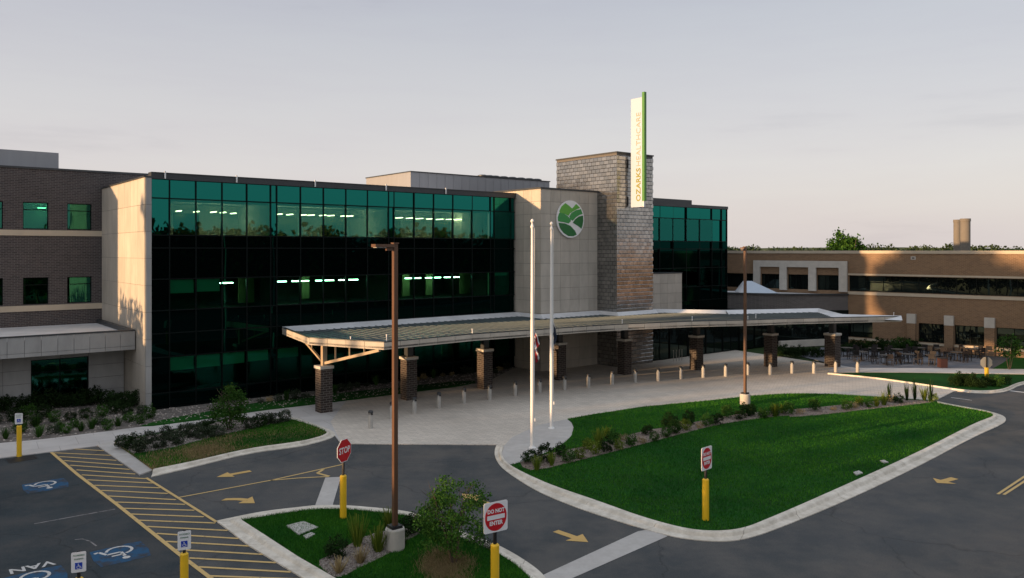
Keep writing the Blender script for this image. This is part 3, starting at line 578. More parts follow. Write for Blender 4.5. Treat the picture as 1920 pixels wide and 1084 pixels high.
# shingled tower
tower = empty('shingled_tower', HF.w(0, 0), ang_f, 'square stair tower clad in silvery metal shingles rising behind the canopy', 'tower')
T0, T1, TV0, TV1, TZ = 32.4, 36.55, -5.0, 1.9, 16.55
MB().box(T0, TV0, 0, T1, TV1, TZ).build('tower_core', M['joint'], tower)
def shingles(face, a0, a1, fix, w, h):
    mb = MB(); rows = int(TZ/h)
    for r_ in range(rows):
        z0 = r_*h; off = (r_ % 2)*w/2; a = a0-off
        while a < a1-.02:
            x0, x1 = max(a, a0)+.014, min(a+w, a1)-.014; a += w
            if x1-x0 < .06: continue
            pb, pt_ = .052+random.uniform(-.003, .003), .010; dx = random.uniform(-.006, .006); zm = z0+h*.80; pm = pb+random.uniform(-.004, .003)
            if face == 'x': P = [(x0, fix-pb-dx, z0), (x1, fix-pb+dx, z0), (x1, fix-pm+dx, zm), (x0, fix-pm-dx, zm), (x1, fix-pt_, z0+h*1.01), (x0, fix-pt_, z0+h*1.01), (x0, fix, z0), (x1, fix, z0)]
            else: P = [(fix-pb-dx, x0, z0), (fix-pb+dx, x1, z0), (fix-pm+dx, x1, zm), (fix-pm-dx, x0, zm), (fix-pt_, x1, z0+h*1.01), (fix-pt_, x0, z0+h*1.01), (fix, x0, z0), (fix, x1, z0)]
            mb.add(P, [(0, 1, 2, 3), (3, 2, 4, 5), (0, 6, 7, 1), (0, 3, 5, 6), (1, 7, 4, 2)]); continue
            if face == 'x': P = [(x0, fix-pb-dx, z0), (x1, fix-pb+dx, z0), (x1, fix-pt_, z0+h*1.02), (x0, fix-pt_, z0+h*1.02), (x0, fix, z0), (x1, fix, z0)]
            else: P = [(fix-pb-dx, x0, z0), (fix-pb+dx, x1, z0), (fix-pt_, x1, z0+h*1.02), (fix-pt_, x0, z0+h*1.02), (fix, x0, z0), (fix, x1, z0)]
            mb.add(P, [(0, 1, 2, 3), (0, 4, 5, 1), (0, 3, 4), (1, 5, 2)])
    return tag(mb.build('metal_shingles', M['shingle'], tower), kind='stuff')
shingles('x', T0-.05, T1+.02, TV0, .46, .303); shingles('y', TV0-.05, TV1, T0, .46, .303)
MB().box(T0-.09, TV0-.09, TZ, T1+.04, TV1+.04, TZ+.1).build('tower_cap', M['coping'], tower)
# right-hand glass block
gb = empty('right_glass_block', HF.w(0, 0), ang_f, 'dark green glass block right of the shingled tower', 'building')
GU = [T1+.05, HF.u(1207), HF.u(1236), HF.u(1261), HF.u(1286), HF.u(1311), HF.u(1334), HF.u(1352.5), HF.u(1362.5)]
for i, (a, b) in enumerate(zip(GU, GU[1:])):
    for j, (c, d) in enumerate(zip(ZR, ZR[1:])):
        m = M[('vis' if (j in VR and 1 <= i < 6) else 'span') + ('' if j >= 7 else '_low')]
        MB().box(a+.035, -.02, c+.035, b-.035, 0, d-.035).build('pane', m, gb).rotation_euler = (R(random.uniform(-.12, .12)), 0, R(random.uniform(-.12, .12)))
for a in GU[1:]: MB().box(a-.035, -.07, .1, a+.035, .08, 13.05).build('mullion', M['mullion'], gb)
for c in ZR[1:-1]: MB().box(GU[0], -.062, c-.035, GU[-1], .07, c+.035).build('transom', M['mullion'], gb)
MB().box(GU[0], -.1, 13.05, GU[-1]+.1, 12, 13.33).build('coping', M['coping'], gb); MB().box(GU[0], .05, 13.332, HF.u(1298), 10, 13.75).build('raised_parapet', M['coping'], gb)
MB().box(GU[-1]-.1, .1, 0, GU[-1]+.04, 12, 13.04).build('side_wall', M['mullion'], gb); MB().box(GU[0], -.05, -.1, GU[-1], .1, .1).build('plinth', M['mullion'], gb)
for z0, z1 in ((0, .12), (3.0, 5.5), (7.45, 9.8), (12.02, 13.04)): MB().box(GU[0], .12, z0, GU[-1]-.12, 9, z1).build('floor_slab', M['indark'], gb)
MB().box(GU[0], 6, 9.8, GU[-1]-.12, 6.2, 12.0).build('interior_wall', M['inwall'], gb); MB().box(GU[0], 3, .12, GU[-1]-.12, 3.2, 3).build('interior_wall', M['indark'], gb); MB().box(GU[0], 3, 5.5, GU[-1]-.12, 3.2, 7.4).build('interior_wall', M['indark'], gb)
for px in (1250, 1270, 1295): u = HF.u(px, 3); MB().box(u-.5, 3, 11.3, u+.5, 3.1, 11.36).build('ceiling_lamp', M['lamp'], gb)
for px in (1303, 1315, 1328, 1338): u = HF.u(px, .4); MB().box(u-.12, .4, 9.9, u+.16, .43, 11.9).build('window_blind', M['teal'], gb)
stub = empty('beige_stone_box', HF.w(0, 0), ang_f, 'low beige stone box between the shingled tower and the right glass block', 'building')
sv = -1.6; su1 = HF.u(1278, sv); zt_ = HF.z(1250, 513, sv)
MB().box(T1+.02, sv, 0, su1, -.1, zt_).build('box_core', M['joint'], stub); panels(stub, 'x', sv, T1+.02, su1, steps(0, zt_, .93), .98, M['beige']); MB().box(T1+.02, sv-.08, zt_, su1+.05, -.1, zt_+.08).build('box_cap', M['coping'], stub)

# ------------------------------------------------------------------ dark brick wing at the left
wing = empty('dark_brick_wing', HF.w(0, 0), ang_f, 'dark brick hospital wing with beige bands behind the fin', 'building')
WV = 10.7; XL = -27.0
wz = lambda px, py: HF.z(px, py, WV)
WT = 14.3
r1t, r1b = wz(90, 380), wz(90, 430); r2t, r2b = wz(90, 520), wz(90, 570)
us = [(HF.u(43, WV), HF.u(91, WV)), (HF.u(126, WV), HF.u(172, WV))]; pitch = us[1][0]-us[0][0]; ww = us[0][1]-us[0][0]
wins = sorted(us + [(us[0][0]-pitch*k, us[0][0]-pitch*k+ww) for k in range(1, 8)])
holes = [(a, b, c, d) for a, b in wins for c, d in ((r1b, r1t), (r2b, r2t))]
wall_holes(XL, 0, 0, WT-.12, WV, WV+.3, holes).build('brick_wall', M['darkbrick'], wing)
MB().box(-.02, WV, 13.3, 30, WV+.3, WT-.12).build('rear_parapet', M['darkbrick'], wing)
MB().box(XL, WV+1.3, 0, 30, WV+14, WT-.3).build('wing_core', M['inwall'], wing); MB().box(XL, WV-.06, WT-.12, 30, WV+14.1, WT).build('coping', M['coping'], wing)
MB().box(XL-.3, WV, 0, XL, WV+14, WT-.12).build('end_wall', M['darkbrick'], wing)
for z in (r1b, r2b): MB().box(XL, WV-.06, z-.42, -.36, WV+.1, z-.06).build('limestone_band', M['band'], wing)
for n_, (a, b) in enumerate(wins):
    for c, d in ((r1b, r1t), (r2b, r2t)):
        window(wing, a, b, c, d, WV+.16, M['wing'], hdiv=(d-(d-c)*.28,))
        if c == r2b: MB().box(a+.06, WV+.35, d-(d-c)*.66, b-.06, WV+.38, d-.1).build('window_blind', M['teal'], wing)
        if c == r2b: MB().box(a-.2, WV+.5, c-.1, b+.2, WV+.56, d+.1).build('dark_curtain', M['indark'], wing)
u = HF.u(78, WV+.5); MB().box(u-.2, WV+.6, r1t-.35, u+.25, WV+.7, r1t-.3).build('ceiling_lamp', M['lamp'], wing)
MB().box(XL, WV+2, WT, HF.u(110, WV+2), WV+9, HF.z(110, 287, WV+2)).build('roof_screen', M['pent'], wing)
# single-storey annex in front of the wing
annex = empty('grey_annex', HF.w(0, 0), ang_f, 'low grey panelled annex with deep flat roof at the left edge', 'building')
AV = 4.5; FV = 1.75; az1 = 4.4; az0 = HF.z(260, 655, FV)
a_r = -.4
wu0, wu1 = HF.u(58, AV), HF.u(166, AV); wzt, wzb = HF.z(110, 672, AV), .25
wall_holes(XL, a_r, 0, az0, AV, AV+.3, [(wu0, wu1, wzb, wzt)]).build('annex_wall', M['joint'], annex)
panels(annex, 'x', AV, wu1, a_r, [0, .75, 1.5, 2.25, az0], 1.3, M['grey_panel']); panels(annex, 'x', AV, wu0-1.35*6, wu0, [0, .75, 1.5, 2.25, az0], 1.35, M['grey_panel'])
panels(annex, 'x', AV, wu0, wu1, [wzt, az0], 1.3, M['grey_panel'])
window(annex, wu0, wu1, wzb, wzt, AV+.1, M['wing'], div=((wu0+wu1)/2,), hdiv=(wzt-.75,))
MB().box(XL, AV+1.3, .0, a_r, WV-.05, az0-.02).build('annex_core', M['indark'], annex); MB().box(wu0+.1, AV+.35, 1.4, wu1-.1, AV+.38, wzt-.1).build('window_blind', M['inwall'], annex)
MB().box(XL, FV+.04, az0, a_r-.02, WV-.02, az1-.25).build('roof_slab', M['joint'], annex)
panels(annex, 'x', FV+.04, XL, a_r-.02, [az0, az0+.22, az1-.02], .78, M['grey_panel'], th=.05)
MB().box(XL, FV-.04, az1-.02, a_r-.02, FV+.26, az1+.05).build('parapet_cap', M['coping'], annex); MB().box(a_r-.26, FV+.262, az1-.25, a_r-.02, WV-.02, az1+.05).build('parapet_cap', M['coping'], annex)
MB().box(XL, FV+.265, az1-.25, a_r-.265, WV-.02, az1-.2).build('roof', M['white_roof'], annex)

# ------------------------------------------------------------------ entrance canopy
CT, CB, CS = 4.25, 3.83, 3.98
canopy = empty('entrance_canopy', (0, 50, 0), 0, 'long curved drop-off canopy with metal roof and pale fascia on brick piers', 'canopy')
def Gc(px, py): return G(px, py, CT)
tipL = HF.w(HF.u(529, -.25), -.25)[:2]
front = [tipL] + [Gc(*p) for p in ((580, 632.5), (720, 641), (751, 638), (885, 625.7), (1020, 616.7), (1100, 611), (1178, 606.7), (1297, 601.8), (1394, 599.8), (1477, 597), (1564, 595), (1690, 592.5))]
tw = [HF.w(T1+.12, TV0+.9)[:2], HF.w(T1+.12, TV0-.12)[:2], HF.w(T0-.12, TV0-.12)[:2], HF.w(T0-.12, PV-.1)[:2], HF.w(P0-.12, PV-.1)[:2], HF.w(P0-.12, -.12)[:2]]
back = [Gc(1579, 589.5), Gc(1535, 578.5), Gc(1360, 582)] + tw + [HF.w(7.9, -.12)[:2]]
c0 = (0, 50)
loc = lambda P: [(p[0]-c0[0], p[1]-c0[1]) for p in P]
MB().prism(loc(front+back), CB+.06, CS).build('roof_deck', M['joint'], canopy)
MB().flat(loc(front+back), CS+.006).build('metal_roof', M['metal_roof'], canopy)
def inset(P, d):
    o = []
    for i, p in enumerate(P):
        a = Vector(P[max(i-1, 0)]); b = Vector(P[min(i+1, len(P)-1)]); t = (b-a).normalized(); o.append((p[0]-t.y*d, p[1]+t.x*d))
    return o
fr = loc(front); fi = inset(fr, .16)
for i in range(len(fr)-1):
    a, b = Vector((*fr[i], 0)), Vector((*fr[i+1], 0)); ln = (b-a).length; n = max(1, round(ln/1.25)); t = (b-a)/ln; g = .012
    for k in range(n):
        p, q = a+t*(ln*k/n+g), a+t*(ln*(k+1)/n-g); no = Vector((-t.y, t.x, 0))*.09
        MB().prism([tuple(p.xy), tuple(q.xy), tuple((q+no).xy), tuple((p+no).xy)], CB, CT-.05).build('fascia_panel', M['beige'], canopy)
    MB().prism([fr[i], fr[i+1], fi[i+1], fi[i]], CT-.05, CT).build('fascia_cap', M['coping'], canopy)
    w1, w2 = inset(fr, .165), inset(fr, .5)
    MB().add([(*w1[i], CT-.06), (*w1[i+1], CT-.06), (*w2[i+1], CS+.012), (*w2[i], CS+.012), (*w1[i], CS), (*w1[i+1], CS)], [(0, 1, 2, 3), (4, 5, 2, 3)]).build('inner_flashing', M['metal_roof'], canopy)
bk = loc([front[-1]] + back + [front[0]])
bi = inset(bk, .85)
for i in range(len(bk)-1):
    d_ = .85 if i not in (3, 4, 5, 6) else .35
    b2 = inset(bk, d_)
    MB().add([(*bk[i], CT+.02), (*bk[i+1], CT+.02), (*b2[i+1], CS+.02), (*b2[i], CS+.02), (*bk[i], CB), (*bk[i+1], CB)], [(0, 1, 2, 3), (0, 4, 5, 1)]).build('white_flashing', M['white_roof'], canopy)
# standing seams, square to the facade
def inpoly(x, y, P):
    c = False
    for (x0, y0), (x1, y1) in zip(P, P[1:]+P[:1]):
        if (y0 > y) != (y1 > y) and x < (x1-x0)*(y-y0)/(y1-y0)+x0: c = not c
    return c
RP = loc(front+back); nseam = 0
for k in range(0, 92):
    uu = 8.2 + k*.5; run = []
    for s_ in range(0, 260):
        v = -.2 - s_*.1; x, y, _ = HF.w(uu, v); x -= c0[0]; y -= c0[1]
        if inpoly(x, y, RP) and all(inpoly(x+dx, y+dy, RP) for dx, dy in ((.4, 0), (-.4, 0), (0, .5), (0, -.5))): run.append((x, y))
    if len(run) > 8:
        MB().bar((*run[0], CS+.03), (*run[-1], CS+.03), .03, .05).build('roof_seam', M['metal_roof'], canopy)
for px, py in ((655, 636), (723, 632), (885, 621), (1168, 603), (1300, 597), (1405, 596), (1420, 592), (1680, 589)):
    x, y = G(px, py, CT); MB().lathe([(.025, 0), (.025, .32), (.04, .33), (.04, .38)], 8).build('snow_guard_post', M['wht'], canopy, (x-c0[0], y-c0[1]+.35, CS))
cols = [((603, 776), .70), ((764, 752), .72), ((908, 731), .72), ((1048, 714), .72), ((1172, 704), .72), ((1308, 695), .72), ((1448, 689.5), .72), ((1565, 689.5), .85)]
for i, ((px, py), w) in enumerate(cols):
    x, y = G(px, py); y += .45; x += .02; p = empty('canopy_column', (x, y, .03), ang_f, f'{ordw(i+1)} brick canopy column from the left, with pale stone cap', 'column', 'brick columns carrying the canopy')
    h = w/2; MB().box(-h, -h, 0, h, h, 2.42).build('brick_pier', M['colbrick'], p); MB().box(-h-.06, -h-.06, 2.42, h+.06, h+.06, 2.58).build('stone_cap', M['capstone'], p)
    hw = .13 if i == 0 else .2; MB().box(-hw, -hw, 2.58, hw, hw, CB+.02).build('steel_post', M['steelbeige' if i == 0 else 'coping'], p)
    if i == 0:
        f_ = HF; tgt = Vector((front[2][0]-x, front[2][1]-y, 0)); ca, sa = math.cos(-ang_f), math.sin(-ang_f)
        tl = Vector((tgt.x*ca-tgt.y*sa, tgt.x*sa+tgt.y*ca, 0)); tl *= .93
        MB().bar((tl.x*.03, tl.y*.03, 2.72), (tl.x, tl.y, CB-.07), .14, .15).build('bracket_arm', M['steelbeige'], p)
        for t in (.22, .48, .74): MB().bar((tl.x*t, tl.y*t, 2.72+(CB-2.79)*t), (tl.x*t, tl.y*t, CB), .07, .07).build('strut', M['steelbeige'], p)
        tb = Vector((tipL[0]-x+1.0, tipL[1]-y-.6, 0)); tb = Vector((tb.x*ca-tb.y*sa, tb.x*sa+tb.y*ca, 0))
        MB().bar((tb.x*.04, tb.y*.04, 2.75), (tb.x*.8, tb.y*.8, CB-.02), .12, .12).build('bracket_arm', M['steelbeige'], p)
        MB().bar((tb.x*.4, tb.y*.4, 3.2), (tb.x*.4, tb.y*.4, CB), .06, .06).build('strut', M['steelbeige'], p)
# entrance doors on a dark block added to darken the canopy recess
ent = empty('entrance_dark_block', HF.w(0, 0), ang_f, 'entrance glazing on an added dark block that darkens the recess under the canopy', 'entrance')
EV = -4.6; EX1 = 53.4
MB().box(T1+.12, EV+.5, 0, EX1, -1.75, 3.3).build('added_dark_body', M['indark'], ent)
MB().box(T1+.12, EV-.12, 3.2, EX1+.1, EV+.49, 3.42).build('roof_edge', M['coping'], ent); MB().box(T1+.12, EV+.492, 3.302, EX1+.1, -1.75, 3.4).build('added_dark_roof', M['coping'], ent)
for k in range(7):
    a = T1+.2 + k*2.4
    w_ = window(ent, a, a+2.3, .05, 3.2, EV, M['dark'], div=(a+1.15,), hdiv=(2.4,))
    if k in (2, 3): w_.name = 'entrance_door'
for k in range(4): MB().tube([(T1+1.6+k*.35, EV-1.2, .03), (T1+1.6+k*.35, EV-1.2, .95)], .03, 8).build('guard_rail_post', M['signback'], ent)

# ------------------------------------------------------------------ tan brick building at the right
tan = empty('tan_brick_building', RF.w(0, 0), RF.a, 'long two-storey tan brick building with beige bands on the right', 'building')
rz_ = lambda px, py: RF.z(px, py, 0)
TX0, TX1 = -23.5, 26
top = 9.0; w2t, w2b = rz_(1750, 520), rz_(1750, 551); lt, lb = rz_(1780, 609), rz_(1780, 645)
ru = lambda px: RF.u(px, 0)
xw0 = ru(1590)
g_l = [(ru(1722), ru(1772)), (ru(1790), ru(1847)), (ru(1868), ru(1868)+2.6), (ru(1868)+3.4, ru(1868)+6), (ru(1868)+6.8, ru(1868)+9.4), (ru(1868)+10.2, ru(1868)+12.8)]
gaps = [(ru(1580), ru(1636))]
fo = [(ru(1427), ru(1464)), (ru(1477), ru(1518)), (ru(1532), ru(1575))]
holes = [(xw0+.1, TX1-1, w2b, w2t)] + [(a, b, lb, lt) for a, b in g_l] + [(gaps[0][0], gaps[0][1], lb, lt)] + [(a, b, w2b, w2t) for a, b in fo] + [(TX0+1, ru(1414), w2b, w2t)]
wall_holes(TX0, TX1, 0, top-.28, 0, .35, holes).build('brick_wall', M['brownbrick'], tan)
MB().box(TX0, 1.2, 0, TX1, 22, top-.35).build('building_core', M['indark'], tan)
MB().box(TX0-.05, -.08, top-.28, TX1, .5, top).build('limestone_coping', M['band'], tan); MB().box(TX0, .5, top-.35, TX1, 22, top-.25).build('roof', M['white_roof'], tan)
def ribbon(a, b, z0, z1, n, m=M['dark']):
    st_ = (b-a)/n; window(tan, a, b, z0, z1, .2, m, div=tuple(a+st_*k for k in range(1, n)), fw=.06)
ribbon(xw0+.1, TX1-1, w2b, w2t, 22); ribbon(TX0+1, ru(1414), w2b, w2t, 3)
for a, b in fo: ribbon(a, b, w2b, w2t, 3)
for a, b in g_l: ribbon(a, b, lb, lt, 2)
ribbon(gaps[0][0], gaps[0][1], lb, lt, 3)
MB().box(xw0, -.07, w2b-.32, TX1, .1, w2b-.04).build('limestone_band', M['band'], tan); MB().box(xw0, -.05, w2t+.04, TX1, .1, w2t+.2).build('limestone_band', M['band'], tan)
MB().box(ru(1560), -.06, lb-.24, TX1, .1, lb-.04).build('limestone_sill', M['band'], tan)
for k, (p0, p1) in enumerate(((1702, 1718), (1772, 1789), (1847, 1866))):
    a, b = ru(p0), ru(p1); MB().box(a, -.3, 0, b, -.002, lt-.05).build('brick_pilaster', M['brownbrick'], tan); MB().box(a-.01, -.34, lt-.05, b+.01, -.002, rz_(1780, 592)).build('pilaster_cap', M['capstone'], tan)
fx0, fx1 = ru(1415), ru(1590); fzt, fzm = rz_(1500, 489), rz_(1500, 501)
fb = MB(); fb.box(fx0, -.35, fzm, fx1, -.1, fzt); xs_ = [fx0, fo[0][0], fo[0][1], fo[1][0], fo[1][1], fo[2][0], fo[2][1], fx1]
for a, b in ((xs_[0], xs_[1]), (xs_[2], xs_[3]), (xs_[4], xs_[5]), (xs_[6], xs_[7])): fb.box(a, -.35, w2b-.1, b, -.1, fzm-.002)
fb.build('stone_frame', M['capstone'], tan)
MB().box(ru(1708), -.05, rz_(1712, 487), ru(1717), 0, rz_(1712, 481)).build('wall_louvre', M['capstone'], tan)
MB().box(ru(1710), -.07, rz_(1712, 485.5), ru(1715), -.052, rz_(1712, 482.5)).build('louvre_opening', M['joint'], tan)
# low grey curved block between
lowb = empty('grey_curved_block', (21, 77, 0), 0, 'low curved grey brick block with white roof between the glass block and tan building', 'building')
e1 = HF.w(GU[-1]+.1, .1); e2 = RF.w(ru(1590), -.05)
arc = [(e1[0], e1[1])]; 
for k in range(1, 9):
    t = k/8; arc.append((e1[0]+(e2[0]-e1[0])*t, e1[1]+(e2[1]-e1[1])*t - 1.4*math.sin(math.pi*t)))
poly = arc + [RF.w(ru(1590), -.02)[:2], RF.w(ru(1400), -.4)[:2], (e1[0]+.3, e1[1]+5)]
P_ = [(a-21, b-77) for a, b in poly]
MB().prism(P_, 0, 4.75).build('grey_brick_wall', M['greybrick'], lowb)
for a, b in zip(arc, arc[1:]):
    MB().bar((a[0]-21, a[1]-77.06, 1.7), (b[0]-21, b[1]-77.06, 1.7), .12, 3.2).build('shade_band', M['dark'], lowb)  # dark bands added to imitate the deep shade under the canopy
for a, b in zip(arc, arc[1:]): MB().bar((a[0]-21, a[1]-77, 4.82), (b[0]-21, b[1]-77, 4.82), .3, .14).build('parapet_cap', M['coping'], lowb)
MB().flat([(a*1.0, b+.2) for a, b in P_], 4.78).build('white_roof', M['white_roof'], lowb)
sk = [G(p, 540, 5.0) for p in (1366, 1404)]; sx0, sx1 = sk[0][0]-21, sk[1][0]-21; sy = .9
MB().add([(sx0-.4, sy, 4.8), (sx1+.9, sy, 4.8), (sx1+.9, sy+3, 4.8), (sx0-.4, sy+3, 4.8), (sx0, sy+1.4, 5.95), (sx0+.9, sy+1.4, 5.95)], [(0, 1, 5, 4), (1, 2, 5), (2, 3, 4, 5), (3, 0, 4)]).build('skylight', mat('skylight_glazing', (.45, .52, .6), .2, .3), lowb)
# two silos beyond
for px, w, ty, lab in ((1795, 13, 412, 'narrower pale concrete stack, left one of the pair on the horizon'), (1810, 17, 410, 'wider pale concrete stack, right one of the pair on the horizon')):
    d = 102 if w == 13 else 98; x = (px-CX)/F*d; r_ = w*d/F/2; h = CAM_H + (HY-ty)*d/F
    e = empty('concrete_stack', (x, d, 0), 0, lab, 'chimney', 'pair of stacks behind the tan building')
    MB().lathe([(r_, 0), (r_, h-.35)], 20).build('shaft', M['mortar'], e, smooth=False); MB().lathe([(r_*1.08, h-.35), (r_*1.08, h)], 20).build('rim', M['mortar'], e)

# ------------------------------------------------------------------ signs on the building
def text(name, txt, size, m, parent, loc_, rot, bold=0, depth=.01, sx=1):
    me = text_mesh(txt, size, m, bold, depth); o = link(name, me, parent, loc_, rot); o.scale = (sx, 1, 1); return o
logo_u, logo_z = HF.u(1069, PV-.1), HF.z(1069, 411, PV-.1); LR = 1.43
logo = empty('round_logo_sign', HF.w(logo_u, PV-.08, logo_z), ang_f, 'round white sign with green hills and a winding path on the beige pier', 'sign')
LRx = LR
def disc_part(name, pts, m, y, th=.04):
    q = [(x, z) for x, z in pts]; a = sum(p[0]*r_[1]-r_[0]*p[1] for p, r_ in zip(q, q[1:]+q[:1]))
    if a < 0: q = q[::-1]
    n = len(q); MB().add([(x*LRx, y, z*LR) for x, z in q] + [(x*LRx, y+th, z*LR) for x, z in q], [tuple(range(n)), tuple(range(n, 2*n))[::-1]] + [(i, n+i, n+(i+1) % n, (i+1) % n) for i in range(n)]).build(name, m, logo)
disc_part('white_disc', [(math.cos(R(a)), math.sin(R(a))) for a in range(0, 360, 6)], M['wht'], -.08, .08)
def C(px, py): return ((px-425)/243, (445-py)/315)        # from the enlarged view of the sign
def rim(a0, a1, r_=.93, n=12): return [(r_*math.cos(R(a0+(a1-a0)*i/n)), r_*math.sin(R(a0+(a1-a0)*i/n))) for i in range(n+1)]
def inside(P): return [(x, z) if math.hypot(x, z) <= .93 else (x*.93/math.hypot(x, z), z*.93/math.hypot(x, z)) for x, z in P]
disc_part('green_hill', inside([C(330, 180), C(400, 225), C(450, 265), C(415, 345), C(385, 390), C(330, 365), C(240, 345), C(225, 320), C(260, 240)]), M['g1'], -.10)
disc_part('green_hill', inside([C(520, 185), C(600, 240), C(530, 275), C(470, 310), C(420, 345), C(455, 262)]), M['g1'], -.10)
disc_part('green_hill', inside([C(225, 345), C(300, 355), C(370, 395), C(418, 440), C(428, 480), C(385, 520), C(300, 500), C(205, 488), C(190, 420)]), M['g2'], -.10)
disc_part('green_hill', inside([C(610, 265), C(645, 345), C(580, 370), C(520, 410), C(460, 470), C(425, 450), C(400, 400), C(440, 340), C(520, 290)]), M['g2'], -.10)
disc_part('green_hill', inside([C(655, 375), C(662, 470), C(650, 560), C(625, 610), C(560, 560), C(462, 505), C(500, 450), C(570, 395)]), M['g3'], -.10)
disc_part('green_hill', inside([C(210, 512), C(320, 520), C(420, 560), C(500, 640), C(535, 715), C(470, 738), C(380, 730), C(300, 680), C(235, 600)]), M['g3'], -.10)
blade = empty('blade_sign', HF.w(0, 0), ang_f, 'tall white and green vertical blade sign lettered OZARKS HEALTHCARE on the tower', 'sign')
bu = HF.u(1183, -5.35); bz0, bz1 = 12.35, 20.75; bv0, bv1 = -6.62, -5.35
MB().box(bu, bv0+.12, bz0, bu+.3, bv1, bz1).build('white_panel', mat('blade_white', (.44, .51, .62), .5), blade)
MB().box(bu-.02, bv0-.12, bz0+.45, bu+.22, bv0+.118, bz1+.38).build('green_fin', M['bladegreen'], blade)
MB().box(bu+.04, bv0, bz0, bu+.2, bv0+.119, bz0+.45).build('fin_foot', M['wht'], blade)
# letters lie on the -x face and read upwards: letter right = +z, letter up = +y, outward = -x
rm = Matrix(((0, 0, -1), (0, 1, 0), (1, 0, 0))); eu = rm.to_euler()
for txt, z, m, bold, sz, ln in (('OZARKS', bz0+1.72, M['gold'], .012, .62, 2.55), ('HEALTHCARE', bz0+5.2, M['pale'], -.004, .62, 4.1)):
    me = text_mesh(txt, sz, m, bold, .008); xs__ = [v.co.x for v in me.vertices]; sc_ = ln/(max(xs__)-min(xs__))
    o = link('lettering', me, blade, (bu-.012, bv0+.47, z), tuple(eu)); o.scale = (sc_, 1, 1)
for z in (HF.z(1182, 308, -5), HF.z(1182, 378, -5)):
    for dz in (-.12, .12): MB().bar((bu+.1, TV0-.05, z+dz), (bu+.1, bv1+.3, z+dz), .06, .06).build('bracket', M['coping'], blade)
    MB().box(bu-.1, TV0-.1, z-.35, bu+.0, TV0-.055, z+.35).build('bracket_plate', M['black'], blade)

# ------------------------------------------------------------------ street furniture
def lamp_post(px, py, label, arm):
    x, y = G(px, py, 0); d = y+.28; x = (px-CX)/F*d
    e = empty('lamp_post', (x, d, .1), ang_f, label, 'lamp post', 'tall square lamp posts')
    MB().lathe([(.29, -.1), (.29, .62), (.27, .66)], 24).build('concrete_base', M['capstone'], e, smooth=False)
    MB().box(-.17, -.17, .66, .17, .17, .74).build('base_plate', M['black'], e); MB().box(-.066, -.066, .74, .066, .066, 9.1).build('pole', M['bronze'], e)
    MB().box(-.09, -.09, 9.1, .09, .09, 9.14).build('pole_cap', M['bronze'], e)
    h = MB().box(-arm, -.13, 9.0, -.067, .13, 9.09).box(-.3, -.04, 8.9, -.067, .04, 8.998).build('lamp_head', M['bronze'], e)
    MB().box(-arm+.05, -.1, 8.985, -.35, .1, 8.998).build('lens', M['lens'], h)
lamp_post(740.5, 1044, 'nearer lamp post with orange lit left side in the foreground island', .72)
lamp_post(1397, 765, 'farther lamp post on the big lawn beside the shrub strip', .3)
def flagpole(px, py, py_top, label):
    d = 13320/(py-HY)+.1; x = (px-CX)/F*d; h = CAM_H + (HY-py_top)*d/F - .1
    e = empty('flagpole', (x, d, .1), 0, label, 'flagpole', 'pair of white flagpoles on the round pad')
    MB().lathe([(.17, 0), (.17, .03), (.11, .06), (.085, .12), (.085, h*.45), (.055, h-.35)], 18).build('pole', M['white'], e, smooth=False)
    MB().lathe([(.075, h-.35), (.085, h-.28), (.05, h-.2), (.03, h-.12)], 12).build('truck', M['white'], e)
    MB().lathe([(.01, h-.14), (.06, h-.1), (.085, h-.04), (.06, h+.02), (.01, h+.06)], 12).build('ball_finial', M['white'], e)
    MB().tube([(.1, -.02, 1.3), (.1, -.02, h-.3)], .008, 5).build('halyard', M['wht'], e); MB().box(.08, -.05, 1.2, .14, .01, 1.35).build('cleat', M['wht'], e)
    return x, d
f1 = flagpole(998, 845, 413, 'left white flagpole with the limp striped flag')
f2 = flagpole(1034, 808, 418, 'right white flagpole with the limp dark flag')
def limp(x, y, z0, z1, w, mats, name, label, fold=5):
    e = empty(name, (x, y, z0), .25, label, 'flag')
    bands = len(mats); n = 7; H = z1-z0
    for b, m in enumerate(mats):
        mb = MB(); rows = 8; P = []
        for r_ in range(rows+1):
            for c_ in range(n+1):
                s_ = c_/n; t = r_/rows
                # stripes hang slanted from the hoist as the cloth droops
                zz = H - (b + t)*(H*.62/bands) - s_*H*.38
                xx = .09 + w*(.55+.45*math.sin((b+t)*1.1))*s_*(1 if c_ else 0); yy = .07*math.sin(s_*fold*1.6+(b+t)*.8)
                P.append((xx, yy, zz))
        fs = [(r_*(n+1)+c_, r_*(n+1)+c_+1, (r_+1)*(n+1)+c_+1, (r_+1)*(n+1)+c_) for r_ in range(rows) for c_ in range(n)]
        o = mb.add(P, fs).build('cloth', m, e, smooth=True)
        so = o.modifiers.new('cloth_thickness', 'SOLIDIFY'); so.thickness = .006
zf0 = CAM_H - (682-HY)*f1[1]/F; zf1 = CAM_H - (610-HY)*f1[1]/F
limp(f1[0]+.0, f1[1]-.02, zf0, zf1, .26, [M['navy']] + [M['flagwhite'], M['flagred']]*4, 'striped_flag', 'limp red and white striped flag hanging against the left flagpole')
zf0 = CAM_H - (657-HY)*f2[1]/F; zf1 = CAM_H - (597-HY)*f2[1]/F
limp(f2[0]+.0, f2[1]-.02, zf0, zf1, .2, [M['flagwhite'], M['navy'], M['navy'], M['navy'], M['flagwhite']], 'dark_flag', 'limp navy flag hanging against the right flagpole')
